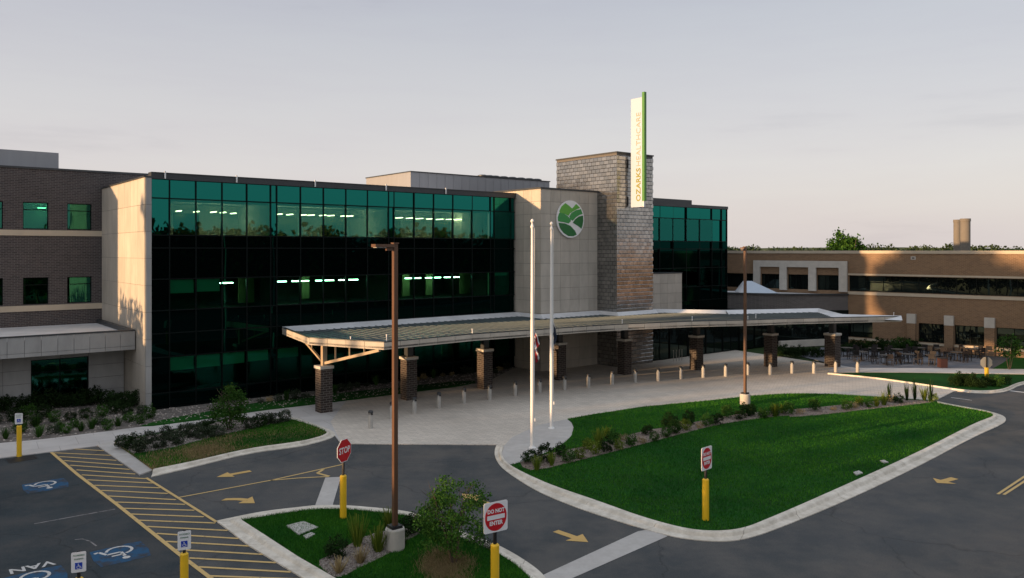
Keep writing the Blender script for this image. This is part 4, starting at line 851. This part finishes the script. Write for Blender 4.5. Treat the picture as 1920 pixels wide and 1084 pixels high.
# light bollards
bp = [(695, 803), (735, 785), (777, 775), (823, 765), (870, 756), (918, 750), (966, 742), (1058.6, 731.5), (1103.5, 726), (1148, 720.6), (1191, 716.6), (1234, 714.6), (1276, 710.7), (1318.6, 707.7), (1360.6, 705.7), (1402, 703), (1444, 703), (1485, 700), (1526, 700), (1567, 698), (1608, 699)]
b0 = None
bp.insert(7, (1012, 736.5))
for i, (px, py) in enumerate(bp):
    x, y = G(px, py, .03); lab = f'{ordw(i+1)} pale light bollard from the left along the drop-off drive'
    if b0 is None:
        b0 = empty('light_bollard', (x, y, .03), ang_f, lab, 'bollard', 'light bollards along the drive')
        MB().lathe([(.12, 0), (.12, .66)], 16).build('post', M['boll'], b0); MB().lathe([(.085, .66), (.085, .76)], 16).build('lens_ring', M['lens'], b0)
        MB().lathe([(.105, .70), (.105, .715)], 16).build('louvre', M['black'], b0); MB().box(-.03, -.13, .68, .06, -.07, .75).build('lamp_housing', M['black'], b0)
        MB().lathe([(.13, .76), (.13, .84), (.10, .89), (.04, .91)], 16).build('cap', M['coping'], b0)
    else:
        c = copy_tree(b0); c.location = (x, y, .03); c['label'] = lab
# signs
def plate(mb, w, h, r_, y, th, cz):
    pts = []
    for qx, qz, a0 in ((1, 1, 0), (-1, 1, 90), (-1, -1, 180), (1, -1, 270)):
        for a in (0, 30, 60, 90): pts.append((qx*(w/2-r_)+r_*math.cos(R(a0+a)), cz+qz*(h/2-r_)+r_*math.sin(R(a0+a))))
    return poly_xz(mb, pts, y, th)
def poly_xz(mb, pts, y, th):
    n = len(pts); return mb.add([(x, y, z) for x, z in pts]+[(x, y+th, z) for x, z in pts], [tuple(range(n)), tuple(range(n, 2*n))[::-1]]+[(i, n+i, n+(i+1) % n, (i+1) % n) for i in range(n)])
def circ(r_, cz, n=32, a0=0): return [(r_*math.cos(R(a0+360*i/n)), cz+r_*math.sin(R(a0+360*i/n))) for i in range(n)]
def sign_post(x, y, z0, rz, ysl, ztop, label, name='road_sign', sleeve=.11):
    e = empty(name, (x, y, z0), rz, label, 'road sign')
    MB().lathe([(sleeve, 0), (sleeve, ysl-.03), (sleeve*.75, ysl)], 18).build('yellow_sleeve', M['yellow'], e); MB().box(-.035, -.03, ysl, .035, .03, ztop).build('post', M['black'], e)
    return e
def dne(x, y, z0, rz, ysl, ztop, w, label):
    e = sign_post(x, y, z0, rz, ysl, ztop-.03, label); cz = ztop-.38
    p = plate(MB(), w, .76, .05, -.045, .012, cz).build('sign_plate', M['wht'], e); k = w/.76
    poly_xz(MB(), [(a*k, b) for a, b in circ(.345, cz)], -.051, .005).build('red_disc', M['red'], p)
    poly_xz(MB(), [(-.28*k, cz-.055), (.28*k, cz-.055), (.28*k, cz+.055), (-.28*k, cz+.055)], -.056, .004).build('white_bar', M['wht'], p)
    for t, dz, sz in (('DO NOT', .15, .135), ('ENTER', -.15, .14)):
        o = text('lettering', t, sz, M['wht'], p, (0, -.055, cz+dz), (R(90), 0, 0), .005, .002, k)
    return e
def at_z(px, py, z): d = (CAM_H-z)*F/(py-HY); return ((px-CX)/F*d, d)
x, y = at_z(928, 940, 2.7); dne(x, y, .13, R(33), 1.5, 2.57, .70, 'red and white DO NOT ENTER sign on yellow sleeve in the foreground island')
x, y = G(1323, 975, .12); dne(x, y, .12, R(44), 1.36, 2.42, .62, 'smaller looking DO NOT ENTER sign standing in the big lawn')
x, y = G(643.5, 971, .13)
e = sign_post(x, y, .13, R(66), 1.42, 2.6, 'red octagonal STOP sign on yellow sleeve at the top of the foreground island')
cz = 2.24; p = poly_xz(MB(), circ(.41, cz, 8, 22.5), -.045, .012).build('sign_plate', M['wht'], e); poly_xz(MB(), circ(.385, cz, 8, 22.5), -.051, .005).build('red_face', M['red'], p)
text('lettering', 'STOP', .29, M['wht'], p, (0, -.055, cz), (R(90), 0, 0), .006, .002, .85)
x, y = G(1850, 717, .12); e = sign_post(x, y, .12, R(-4), 1.0, 1.72, 'octagonal sign seen from its pale back on the right verge', sleeve=.13)
poly_xz(MB(), circ(.41, 1.32, 8, 22.5), .035, .012).build('sign_plate', M['signback'], e); MB().box(-.03, -.045, 1.02, .03, -.035, 1.7).build('mounting_rail', M['black'], e)
def access(x, y, rz, ysl, ztop, label):
    e = sign_post(x, y, 0.0, rz, ysl, ztop-.0, label, 'accessible_parking_sign', .1); cz = ztop-.26
    p = plate(MB(), .31, .47, .03, -.045, .01, cz).build('sign_plate', M['wht'], e)
    poly_xz(MB(), [(-.075, cz-.16), (.075, cz-.16), (.075, cz-.01), (-.075, cz-.01)], -.050, .004).build('blue_square', M['blue'], p)
    w = MB(); wheelchair(w, lambda a, b: (a, b), 0, .11); w.v = [(a, -.054, b+cz-.143) for a, b, _ in w.v]; w.build('wheelchair_symbol', M['wht'], p)
    text('lettering', 'ACCESSIBLE', .046, M['darktxt'], p, (0, -.053, cz+.16), (R(90), 0, 0), .001, .001); text('lettering', 'PARKING', .046, M['darktxt'], p, (0, -.053, cz+.075), (R(90), 0, 0), .001, .001)
x, y = G(36, 856); access(x, y, R(12), 1.36, 1.92, 'small white accessible parking sign on yellow sleeve nearest the building')
x, y = at_z(345.5, 993, 2.0); access(x, y, R(24), 1.42, 2.0, 'small white accessible parking sign beside the hatched walkway')
x, y = at_z(148, 1032, 2.0); access(x, y, R(22), 1.36, 2.0, 'small white accessible parking sign at the bottom left corner')

# patio furniture
def patio_set(i, px, py):
    x, y = G(px, py, .03)
    t = empty('patio_table', (x, y, .033), 0, f'dark metal patio table, {ordw(i+1)} in order from the left on the terrace', 'table', 'tables on the terrace')
    MB().lathe([(.5, .70), (.52, .73)], 16).build('table_top', M['tabletop'], t); MB().lathe([(.04, .03), (.04, .70)], 8).build('table_leg', M['wood'], t); MB().lathe([(.3, 0), (.28, .03)], 12).build('table_foot', M['wood'], t)
    for k in range(4):
        a = k*math.pi/2+.5+i*.3; cx_, cy_ = x+.85*math.cos(a), y+.85*math.sin(a)
        c = empty('patio_chair', (cx_, cy_, .033), a-math.pi/2, f"dark metal chair {('behind right of', 'behind left of', 'in front left of', 'in front right of')[k]} the {ordw(i+1)} terrace table from the left", 'chair', f'chairs around the {ordw(i+1)} terrace table')
        MB().box(-.22, -.22, .42, .22, .22, .46).build('seat', M['wood'], c); MB().box(-.22, .18, .55, .22, .22, .92).build('backrest', M['wood'], c)
        for sx in (-1, 1):
            MB().box(sx*.19-.02, -.2, 0, sx*.19+.02, -.16, .42).build('leg', M['wood'], c); MB().box(sx*.19-.02, .181, 0, sx*.19+.02, .219, .55).build('leg', M['wood'], c)
for i, (px, py) in enumerate([(1588, 668), (1615, 676), (1640, 669), (1662, 683), (1683, 671), (1703, 681), (1725, 668), (1748, 683), (1762, 669), (1795, 677), (1822, 670)]): patio_set(i, px, py)
x, y = G(1771, 690, .03); e = empty('patio_planter', (x, y+.3, .033), 0, 'square reddish bin standing at the front of the terrace', 'planter')
MB().box(-.26, -.26, 0, .26, .26, .68).build('bin_body', M['rust'], e); MB().box(-.29, -.29, .68, .29, .29, .74).build('bin_rim', M['wood'], e)
wl = [G(1462, 652), G(1500, 650), G(1540, 648), G(1560, 647)]
e = empty('low_garden_wall', (*wl[0], 0), 0, 'low pale garden wall behind the canopy columns', 'wall')
for a, b in zip(wl, wl[1:]): MB().bar((a[0]-wl[0][0], a[1]-wl[0][1], .3), (b[0]-wl[0][0], b[1]-wl[0][1], .3), .35, .6).build('wall_segment', M['capstone'], e)

# ------------------------------------------------------------------ vegetation
def leaves(n, shape, size, seed, clumps=0, cr=.3, flat_=.0, aspect=.5, up=0):
    """n leaf quads; shape(r)-> point generator"""
    g = np.random.default_rng(seed); c = shape(g, n if not clumps else clumps)
    if clumps:
        idx = g.integers(0, clumps, n); c = c[idx] + g.normal(0, cr, (n, 3))*np.array([1, 1, .8])
    d = g.normal(0, 1, (n, 3)); d[:, 2] += up; d /= np.linalg.norm(d, axis=1)[:, None]
    e = g.normal(0, 1, (n, 3)); e -= (e*d).sum(1)[:, None]*d; e /= np.linalg.norm(e, axis=1)[:, None]
    s_ = size*(.6+.8*g.random(n))[:, None]
    a = d*s_; b = e*s_*aspect
    v = np.stack([c-a, c+b, c+a, c-b], 1).reshape(-1, 3)
    return v
def quads_mesh(name, v, m, extra=None):
    me = D.meshes.new(name); n = len(v)//4
    me.vertices.add(len(v)); me.vertices.foreach_set('co', v.astype(np.float32).ravel()); me.loops.add(len(v)); me.loops.foreach_set('vertex_index', np.arange(len(v), dtype=np.int32))
    me.polygons.add(n); me.polygons.foreach_set('loop_start', np.arange(0, 4*n, 4, dtype=np.int32)); me.update(calc_edges=True); me.validate(); me.materials.append(m)
    return me
def ell(rx, rz, cz, hollow=.45, bottom=-.9):
    def f(g, n):
        d = g.normal(0, 1, (n, 3)); d /= np.linalg.norm(d, axis=1)[:, None]; d[:, 2] = np.maximum(d[:, 2], bottom)
        r_ = (hollow + (1-hollow)*g.random(n)**.6)[:, None]; return d*r_*np.array([rx, rx, rz]) + np.array([0, 0, cz])
    return f
def tuft_mesh(name, n, h, spread, m, seed, w=.02):
    g = np.random.default_rng(seed); a = g.random(n)*6.283; b = np.stack([np.cos(a), np.sin(a)], 1)*(g.random(n)*spread*.25)[:, None]
    lean = np.stack([np.cos(a), np.sin(a)], 1)*(g.random(n)*spread)[:, None]; hh = h*(.5+.6*g.random(n)); t = np.stack([-np.sin(a), np.cos(a)], 1)*w
    z0 = np.zeros((n, 1)); v = np.stack([np.hstack([b-t, z0]), np.hstack([b+t, z0]), np.hstack([b+lean+t*.3, hh[:, None]]), np.hstack([b+lean-t*.3, hh[:, None]])], 1).reshape(-1, 3)
    return quads_mesh(name, v, m)
SH = {}
for k, (m, r_, h, n, sz) in dict(round=('grey', .30, .28, 1100, .03), dark=('dark', .34, .34, 1100, .034), mid=('mid', .28, .32, 1000, .032), lime=('lime', .28, .32, 800, .034), low=('grey', .26, .19, 700, .028), dry=('dry', .22, .18, 420, .026)).items():
    SH[k] = [quads_mesh('foliage', leaves(n, ell(r_, h, h*.95, .5, -.7), sz, 10+q*7+len(k), clumps=60, cr=.05), L[m]) for q in range(3)]
SH['tuftlime'] = [tuft_mesh('foliage', 90, .75, .35, L['lime'], q) for q in range(2)]; SH['tuftdry'] = [tuft_mesh('foliage', 90, .45, .3, L['dry'], q+5, .015) for q in range(2)]
SH['tuftmid'] = [tuft_mesh('foliage', 110, .6, .35, L['mid'], q+9) for q in range(2)]; SH['sprig'] = [tuft_mesh('foliage', 40, 1.1, .25, L['dark'], q+14, .03) for q in range(2)]
names = dict(round='grey-green rounded shrub', dark='dark green shrub', mid='mid green shrub', lime='yellow-green shrub', low='low grey-green shrub', dry='small dry brown shrub', tuftlime='yellow-green grass clump', tuftdry='dry tan grass clump', tuftmid='green grass clump', sprig='tall thin dark sprig')
stem_m = MB().tube([(0, 0, 0), (.01, 0, .18)], .015, 5).mesh('stem', M['bark'])
def shrubs(rowname, pts, group, z=.1):
    pts = sorted(pts, key=lambda p: p[0])
    for i, (px, py, k, s_) in enumerate(pts):
        x, y = G(px, py, z); nm = 'grass_clump' if k.startswith('tuft') else 'shrub'
        o = link(nm, random.choice(SH[k]), None, (x, y, z-.02), random.random()*6.28); o.scale = (s_*random.uniform(.9, 1.12), s_*random.uniform(.9, 1.12), s_*random.uniform(.85, 1.15))
        tag(o, f'{names[k]}, {ordw(i+1)} from the left in {rowname}', 'shrub' if nm == 'shrub' else 'ornamental grass', group)
def K(pts, ks, s_): return [(p[0], p[1], random.choice(ks), random.uniform(*s_)) for p in pts]
shrubs('the gravel of the left island', K(z3((800,195),(855,210),(900,235),(955,175),(1025,205),(1065,135),(1100,160),(1140,185),(1185,120),(1235,135),(1290,145),(1310,100),(1345,115),(1390,135),(1605,85),(1670,70),(1720,45),(1775,50),(1830,35)), ['round', 'round', 'dark'], (.95, 1.2)), 'shrubs in the gravel of the left island', .13)
shrubs('the dark hedge row against the annex wall', K(z2((-60,985),(20,975),(95,965),(200,950),(270,945),(370,940),(470,935),(560,930),(640,920),(700,905),(790,920),(870,935),(930,930),(1000,935)), ['dark'], (1.3, 1.7)), 'dark shrubs against the annex wall', .06)
shrubs('the middle row of the annex bed', K(z2((215,1030),(270,1070),(330,1015),(410,1045),(530,1035),(640,1020),(760,1005),(860,980),(120,1040),(-40,1060),(950,985),(1060,990)), ['round', 'dark', 'mid'], (.9, 1.25)), 'shrubs in the middle of the annex bed', .06)
shrubs('the front row of the annex bed', K(z3((35,148),(130,108),(230,70),(250,135),(340,115),(380,95),(420,112),(480,75),(520,98),(590,83),(640,55),(690,90),(760,65),(830,40),(900,50),(960,20)), ['low', 'mid', 'tuftmid'], (.8, 1.15)), 'low plants in the front of the annex bed', .06)
shrubs('the bed along the glass wall', K(z4((30,862),(100,852),(165,850),(230,842),(300,832),(370,822),(590,792),(640,775),(700,768),(760,748),(830,738),(900,728),(960,718),(1210,692),(1260,682),(1330,677),(1400,662),(1470,657),(1560,647),(1610,642),(1790,642),(1830,622),(1880,612)), ['low', 'round', 'tuftmid', 'dry'], (.7, 1.1)), 'plants in the bed along the glass wall', .06)
Bp = z7((120,545),(170,595),(230,540),(275,565),(340,500),(390,540),(470,515),(520,450),(565,485),(600,440),(655,470),(655,372),(700,410),(740,455),(770,390),(825,430),(895,410),(935,350),(985,395),(1065,365),(1095,300),(1125,340),(1155,295),(1205,318),(1225,280),(1300,305),(1350,290),(1415,280),(1490,235),(1575,245),(1630,220),(1740,235),(1820,225),(1880,205)) + z6((30,805),(110,825),(195,812),(290,802),(370,797),(470,775),(600,772),(690,767),(740,757),(780,742),(850,752),(900,747),(950,737),(1000,715),(1050,722),(1230,702),(1290,712))
Bk = random.choices(['mid', 'dark', 'lime', 'dry', 'tuftlime', 'mid'], k=len(Bp))
shrubs('the big lawn strip', [(p[0], p[1], k, random.uniform(.75, 1.15)) for p, k in zip(Bp, Bk)] + [(p[0], p[1], 'sprig', 1.0) for p in z6((1110, 705), (1165, 700), (985, 712), (1270, 715))], 'plants in the mulch strip of the big lawn', .13)
shrubs('the right verge', K(z6((1440,603),(1470,595),(1500,605),(1530,600),(1560,610),(1590,605),(1620,617),(1655,600),(1690,605),(1740,610),(1790,593)), ['dark', 'mid'], (1.0, 1.4)), 'shrubs on the right verge', .1)
shrubs('the foreground island', [(p[0], p[1], k, s_) for p, k, s_ in zip(z8((395,870),(530,905),(600,745),(740,790),(250,945),(410,980),(270,1045),(840,740),(890,725),(960,760),(1010,800),(1150,840),(1210,850),(1270,880),(800,700),(690,870)), ['tuftlime','tuftlime','tuftlime','dark','dark','tuftdry','tuftdry','mid','low','low','mid','low','low','low','dry','tuftmid'], [1.1,1.05,.9,1.1,.95,1.0,1.0,.8,.8,.7,.7,.7,.7,.7,.8,.6])], 'plants in the foreground island', .14)
shrubs('the dark planting behind the terrace tables', [(px, 658+random.uniform(-3, 3), random.choice(['dark', 'dark', 'mid']), random.uniform(1.3, 1.9)) for px in range(1585, 1730, 9)], 'shrubs behind the terrace', .03)
shrubs('the bed below the canopy end', [(px, 668+random.uniform(-2, 3), 'dark', random.uniform(1.0, 1.5)) for px in range(1460, 1550, 10)], 'shrubs under the canopy end', .03)

def tree(name, x, y, z, h, w, m, n, size, label, group=None, stems=5, trunk=.05, base=.18, seed=1, cat='tree', clumps=60, cr=.14):
    e = empty(name, (x, y, z), 0, label, cat, group); g = random.Random(seed); mb = MB(); tips = []
    for s_ in range(stems):
        a = 6.283*s_/stems+g.random()*.6; r_ = w*.5*g.uniform(.25, .85) if stems > 1 else 0; pts = [(0 + .06*math.cos(a)*(stems > 1), .06*math.sin(a)*(stems > 1), -.05)]
        for t in (.35, .7, 1): pts.append((r_*t*math.cos(a)+g.uniform(-.05, .05)*w*.4, r_*t*math.sin(a)+g.uniform(-.05, .05)*w*.4, h*t*g.uniform(.82, .95)))
        mb.tube(pts, [trunk, trunk*.75, trunk*.45, trunk*.12], 6)
        for b_ in range(4):
            t = g.uniform(.3, .85); p0 = Vector(pts[1]).lerp(Vector(pts[3]), t); a2 = g.random()*6.283; q = p0+Vector((math.cos(a2), math.sin(a2), .8))*w*.22; mb.tube([p0, p0.lerp(q, .5)+Vector((0, 0, -.03)), q], [trunk*.4, trunk*.3, trunk*.08], 5); tips.append(q)
    mb.build('trunk', M['bark'], e)
    def shp(gg, k):
        d = ell(w*.5, h*(1-base)*.5, h*(1+base)*.5, .3, -.95)(gg, k); d[:, :2] *= (1.0-.25*np.clip((d[:, 2:3]-h*.55)/(h*.45), 0, 1)); return d
    crown = link('crown', quads_mesh('crown', leaves(n, shp, size, seed+3, clumps=clumps, cr=cr*w*.5, aspect=.55), L[m]), e)
    return e
x, y = G(851, 1058, .13); tree('small_tree', x, y, .13, 2.55, 2.3, 'tree', 7500, .036, 'multi-stemmed leafy young tree in the foreground island', stems=7, trunk=.022, base=.12, seed=4, clumps=120, cr=.085)
x, y = G(430, 806, .13); tree('small_tree', x, y, .13, 2.2, 1.9, 'tree', 4200, .045, 'bushy young tree in the gravel of the left island', stems=5, trunk=.025, base=.05, seed=9, clumps=70, cr=.13)
x, y = G(1893, 692, .05); tree('small_tree', x, y, .05, 2.6, 2.2, 'mid', 900, .09, 'thin young tree in front of the tan building at the right edge', stems=3, trunk=.03, base=.35, seed=12, clumps=40, cr=.14)
d = 112; tree('broad_tree', (1585-CX)/F*d, d, 0, 11.7, 5.6, 'tree', 12000, .2, 'round bright green tree rising above the tan building roof', stems=4, trunk=.18, base=.3, seed=21, clumps=130, cr=.14)
# woods on the horizon
g = np.random.default_rng(3); xs = np.linspace(-60, 400, 320); v = []
hh = 10.6+.4*np.sin(xs*.045)+.6*np.sin(xs*.13+1)+.8*np.sin(xs*.37)+g.normal(0, .35, len(xs))
for x_, h_ in zip(xs, hh):
    v.append(leaves(340, ell(4.5, h_*.5, h_*.52, .1, -1), .55, int(x_*10)+5000, aspect=.7) + np.array([x_, 330+g.random()*25, 0]))
hx = np.linspace(-500, 900, 180); hz = 9.7+.5*np.sin(hx*.011)+.35*np.sin(hx*.031+2)+.12*np.sin(hx*.21)
hv = [(x_, 372, -1) for x_ in hx] + [(x_, 380, z_) for x_, z_ in zip(hx, hz)] + [(x_, 470, z_+.2) for x_, z_ in zip(hx, hz)] + [(x_, 520, -1) for x_ in hx]; nn = len(hx)
st('hills', MB().add(hv, [(q*nn+i, q*nn+i+1, (q+1)*nn+i+1, (q+1)*nn+i) for q in range(3) for i in range(nn-1)]), mat('wooded_hillside', (.03, .055, .03), .95, col2=(.06, .085, .05), scale=.15, bump=.5, bscale=.5))
wood = link('distant_wood', quads_mesh('distant_wood', np.concatenate(v), L['far'])); tag(wood, 'low line of woods on the horizon behind the tan building', 'woods', kind='stuff')
# woods out beyond the car park (seen mirrored in the glass) and along the left side of the lot (they shade the ground)
tc_m = []
for q in range(3):
    tc_m.append(quads_mesh('crown', leaves(1500, ell(4.2, 5.6, 6.6, .3, -.95), .42, 300+q, clumps=60, cr=.75, aspect=.7), L['dark']))
tk_m = MB().tube([(0, 0, 0), (.05, 0, 2.5), (0, .1, 5)], [.28, .22, .12], 8).mesh('trunk', M['bark'])
def bigtree(x, y, s_, lab, grp, zs=None):
    e = empty('broadleaf_tree', (x, y, -.05), random.random()*6.28, lab, 'tree', grp); e.scale = (s_, s_, zs or s_)
    link('crown', random.choice(tc_m), e); link('trunk', tk_m, e)
k = 0
for row in range(2):
    for i in range(17):
        t = i/16; x = 34+32*t+row*8+random.uniform(-1, 1); y = -30+74*t - row*3 + random.uniform(-1.5, 1.5)
        bigtree(x, y, random.uniform(.88, 1.1), f'dark broadleaf tree, {ordw(k+1)} of the wood beyond the car park mirrored in the glass', 'trees beyond the car park'); k += 1
ctr = Vector((-4, 30, 0))
perp = Vector((-S.y, S.x, 0))
for i in range(30):
    o = (i-14.5)*2.9 + random.uniform(-.6, .6); p = ctr + S*(60+5*(i%2)) + perp*o
    if abs(p.x) < .8*p.y: continue
    bigtree(p.x, p.y, .62, f'leafy tree, {ordw(i+1)} along the left side of the car park', 'trees along the left side of the car park', zs=.58+random.uniform(-.05, .06))
for v_, lab in ((4.6, 'tree standing off the end of the annex, nearer the wing'), (2.0, 'tree standing off the end of the annex, nearer the car park')):
    p = Vector(HF.w(-.3, v_)) + S*26; bigtree(p.x, p.y, .5, lab, 'trees along the left side of the car park', .70)

tall_c = quads_mesh('crown', leaves(5500, ell(3.1, 3.9, 14.6, .15, -.95), .45, 411, clumps=70, cr=.7, aspect=.7), L['dark']); tall_t = MB().tube([(0, 0, 0), (.05, 0, 6), (0, .1, 13)], [.26, .2, .12], 8).mesh('trunk', M['bark'])
for i, v_ in enumerate((-4.6, .1, 1.8, 3.4)):  # unseen trees added so their high crowns shade the tan building wall
    e = empty('added_shade_tree', HF.w(-48-i % 2, v_), i*1.3, f'added tree shading the tan wall, {ordw(i+1)} of four off the left end of the hospital', 'tree', 'added unseen trees shading the tan building')
    link('crown', tall_c, e); link('trunk', tall_t, e)
    if i == 0: e.scale = (1, 1, .86)
# grass blades and stones
def in_poly_np(x, y, P):
    c = np.zeros(len(x), bool)
    for (x0, y0), (x1, y1) in zip(P, P[1:]+P[:1]):
        if y0 == y1: continue
        c ^= ((y0 > y) != (y1 > y)) & (x < (x1-x0)*(y-y0)/(y1-y0)+x0)
    return c
def scatter(P, n, seed, avoid=(), ymin=0):
    g = np.random.default_rng(seed); xs = [p[0] for p in P]; ys = [max(p[1], ymin) for p in P]
    x = g.uniform(min(xs), max(xs), n); y = g.uniform(min(ys), max(ys), n); k = in_poly_np(x, y, P)
    for a in avoid: k &= ~in_poly_np(x, y, a)
    return x[k], y[k], g
def blades(name, P, n, h, w, z, seed, lab, avoid=(), m=None, soft=None, clip=None):
    if soft:                                   # dense in the middle, thinning out at a ragged edge
        g = np.random.default_rng(seed); cx, cy = np.mean([p[0] for p in P]), np.mean([p[1] for p in P]); sx, sy = np.std([p[0] for p in P])*soft, np.std([p[1] for p in P])*soft
        cc = g.normal(0, .7, (14, 2)); q = cc[g.integers(0, 14, n)] + g.normal(0, .45, (n, 2)); x, y = cx+q[:, 0]*sx, cy+q[:, 1]*sy; kk = in_poly_np(x, y, clip); x, y = x[kk], y[kk]
    else: x, y, g = scatter(P, n, seed, avoid)
    k = len(x); a = g.random(k)*6.283
    t = np.stack([np.cos(a)*w, np.sin(a)*w, np.zeros(k)], 1); c = np.stack([x, y, np.full(k, z)], 1); l = g.normal(0, h*.35, (k, 3)); l[:, 2] = h*(.5+.8*g.random(k))
    v = np.stack([c-t, c+t, c+l+t*.2, c+l-t*.2], 1).reshape(-1, 3)
    tag(link(name, quads_mesh(name, v, m or L['blade'])), lab, 'grass', kind='stuff')
blades('grass_blades', LD, 170000, .06, .007, .13, 1, 'short mown grass of the foreground island', (BD,))
blades('grass_blades', LB, 260000, .06, .012, .12, 2, 'short mown grass of the big lawn', (BB,))
blades('grass_blades', LA, 50000, .07, .011, .12, 3, 'short mown grass of the left island', (BA,))
DP = GW(smooth(z3((1150, 250), (1230, 200), (1330, 190), (1430, 215), (1440, 250), (1330, 275), (1210, 285)), 2, True), .12)
blades('dry_grass_blades', DP, 9000, .09, .012, .125, 14, 'dry tan patch in the lawn of the left island', (), L['dry'], 1.5, LA)
blades('dry_grass_blades', BD2, 9000, .09, .008, .135, 4, 'dry tan grass around the foot of the multi-stemmed tree', (), L['dry'], 1.0, LD)
def stones(P, n, r_, z, seed, lab, m):
    x, y, g = scatter(P, n, seed); k = len(x); s_ = r_*(.5+g.random(k)); th = g.random(k)*6.28
    base = np.array([[1, 0, 0], [0, 1, 0], [-1, 0, 0], [0, -1, 0], [0, 0, .8]]); V = base[None]*s_[:, None, None]
    c_, s2 = np.cos(th)[:, None], np.sin(th)[:, None]; X = V[:, :, 0]*c_-V[:, :, 1]*s2; Y = V[:, :, 0]*s2+V[:, :, 1]*c_
    V = np.stack([X+x[:, None], Y+y[:, None], V[:, :, 2]+z], 2).reshape(-1, 3)
    o = np.arange(k)[:, None]*5; F_ = np.concatenate([o+np.array(f)[None] for f in ((0, 1, 4), (1, 2, 4), (2, 3, 4), (3, 0, 4))]).tolist()
    me = D.meshes.new('stones'); me.from_pydata(V.tolist(), [], F_); me.materials.append(m); tag(link('loose_stones', me), lab, 'gravel', kind='stuff')
st1 = leafmat('stone_mix', (.12, .10, .09), (.42, .38, .34))
stones(BD, 9000, .028, .143, 5, 'tan stone mulch in the foreground island', st1); stones(BB, 12000, .04, .133, 6, 'tan stone mulch in the strip of the big lawn', st1)
stones(BA, 5000, .04, .133, 7, 'grey gravel in the left island', st1); stones(LBED, 16000, .05, .058, 8, 'grey gravel in the beds along the building', st1)
